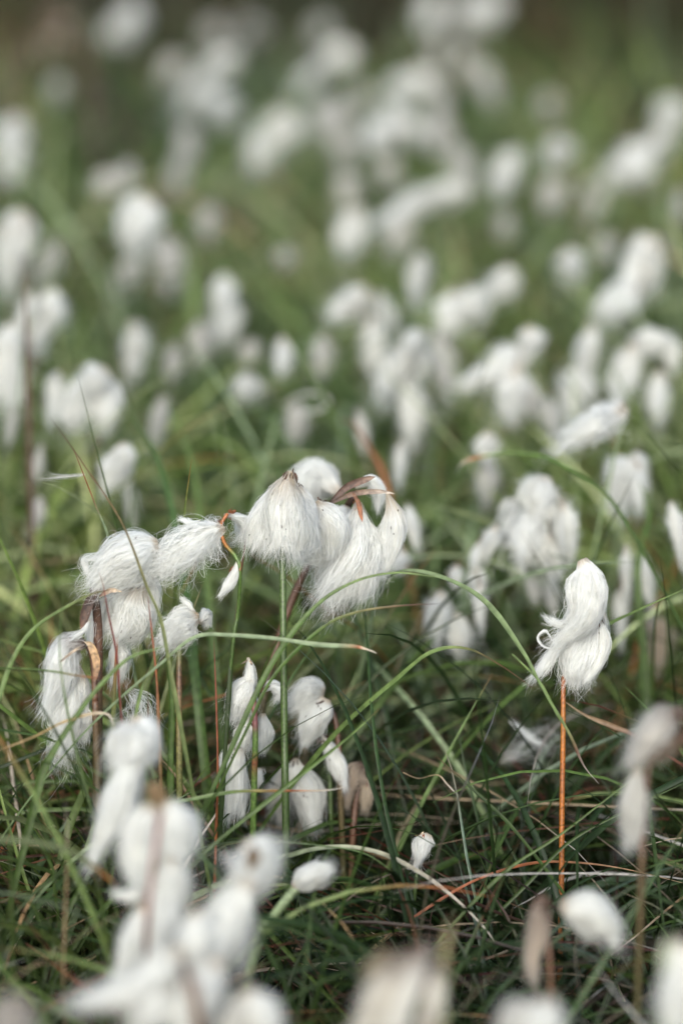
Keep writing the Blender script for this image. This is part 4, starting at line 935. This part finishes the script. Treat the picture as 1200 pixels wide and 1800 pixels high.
DEAD = [(1.6, STRAW, STRAW, TIPW), (1, BROWN, (.25,.11,.05), STRAW), (2, REDB, BROWN, STRAW), (0.5, TIPW, TIPW, TIPW), (2, DARKBR, BROWN, BROWN)]
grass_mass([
    dict(n=8500, seed=1, y=(0.78, 2.0), L=(0.07, 0.15), w=(0.0010, 0.0030), bend=0.9, lean=0.5, dim=.52, pal=PAL, ks=8),  # near blade colours dimmed to paint in shade low in the grass
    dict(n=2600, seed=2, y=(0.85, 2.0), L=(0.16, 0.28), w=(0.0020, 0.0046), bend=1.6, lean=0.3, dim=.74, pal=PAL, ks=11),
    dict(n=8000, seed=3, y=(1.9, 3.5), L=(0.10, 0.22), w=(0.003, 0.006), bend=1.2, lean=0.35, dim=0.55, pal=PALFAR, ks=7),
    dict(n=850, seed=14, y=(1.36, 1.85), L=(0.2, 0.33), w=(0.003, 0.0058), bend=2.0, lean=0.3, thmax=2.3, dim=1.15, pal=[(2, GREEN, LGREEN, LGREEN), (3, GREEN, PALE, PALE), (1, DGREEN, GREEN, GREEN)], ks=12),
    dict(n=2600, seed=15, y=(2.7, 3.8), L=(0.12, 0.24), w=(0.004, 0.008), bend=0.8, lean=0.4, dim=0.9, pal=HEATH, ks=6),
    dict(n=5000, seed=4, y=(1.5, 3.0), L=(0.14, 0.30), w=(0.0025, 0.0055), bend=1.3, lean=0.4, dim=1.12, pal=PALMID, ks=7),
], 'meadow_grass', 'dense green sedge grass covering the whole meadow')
grass_mass([
    dict(n=2300, seed=5, y=(0.75, 2.0), L=(0.06, 0.22), w=(0.0008, 0.002), bend=0.5, lean=0.25, tilt=1.15, thmax=1.75, z0=(0.005, 0.09), wind=0.1, pal=DEAD, ks=8),
    dict(n=900, seed=6, y=(2.0, 4.2), L=(0.06, 0.22), w=(0.002, 0.004), bend=0.5, lean=0.3, tilt=0.9, thmax=1.7, z0=(0.02, 0.12), pal=DEAD, ks=6),
], 'dead_grass', 'dry straw and rust coloured dead blades tangled through the green grass')
grass_mass([
    dict(n=16000, seed=7, y=(3.0, 7.0), L=(0.12, 0.28), w=(0.004, 0.009), bend=0.7, lean=0.4, pal=HEATH, ks=6),
], 'heath_scrub', 'dark brown heathy ground cover beyond the cottongrass')

# ------------------------------------------------------------------ ground
def ground():
    nx = 161; xs = np.sign(np.linspace(-1, 1, nx)) * np.abs(np.linspace(-1, 1, nx)) ** 3.2 * 300
    ny = 161; t = np.linspace(-1, 1, ny); ys = 2.0 + np.sign(t) * np.abs(t) ** 3.2 * 300
    X, Y = np.meshgrid(xs, ys)
    near = np.exp(-(X**2 + (Y - 2) ** 2) / 60)
    Z = -0.004 + 0.006 * (np.sin(X * 7 + 2 * np.sin(Y * 5)) * np.sin(Y * 6 + X)) * near - 0.006 + (1 - near) * 0.25 * np.sin(X * 0.11) * np.sin(Y * 0.07 + 1) - 0.05 * (1 - near)
    V = np.stack([X, Y, Z], -1).reshape(-1, 3)
    i = np.arange(ny - 1)[:, None] * nx + np.arange(nx - 1)[None, :]
    F = np.stack([i, i + 1, i + nx + 1, i + nx], -1).reshape(-1, 4)
    me = mesh_np('ground', V, F, np.ones((len(V), 3)), MAT_GROUND, smooth=True)
    o = link('ground', me); tag(o, kind='structure')
ground()

# ------------------------------------------------------------------ light
EL, ROT = math.radians(44), math.radians(192)
w = bpy.data.worlds.new('World'); scene.world = w; w.use_nodes = True
nt = w.node_tree
sky = nt.nodes.new('ShaderNodeTexSky'); sky.sky_type = 'NISHITA'; sky.sun_disc = False
sky.sun_elevation = EL; sky.sun_rotation = ROT
sky.dust_density = 4.0; sky.air_density = 1.0; sky.ozone_density = 1.0
bg = nt.nodes['Background']; bg.inputs['Strength'].default_value = 0.12
nt.links.new(sky.outputs['Color'], bg.inputs['Color'])
sun_d = bpy.data.lights.new('sun', 'SUN'); sun_d.energy = 1.5; sun_d.angle = math.radians(60); sun_d.color = (1.0, 0.985, 0.955)
sun = bpy.data.objects.new('sun', sun_d); COL.objects.link(sun)
sdir = Vector((math.sin(ROT) * math.cos(EL), math.cos(ROT) * math.cos(EL), math.sin(EL)))
sun.rotation_euler = sdir.to_track_quat('Z', 'Y').to_euler()

scene.view_settings.view_transform = 'Standard'
scene.view_settings.look = 'None'
scene.view_settings.exposure = 1.05
scene.view_settings.gamma = 1.0
scene.cycles.max_bounces = 8
scene.cycles.diffuse_bounces = 5
scene.cycles.transmission_bounces = 5
scene.cycles.use_denoising = True
scene.render.engine = 'CYCLES'
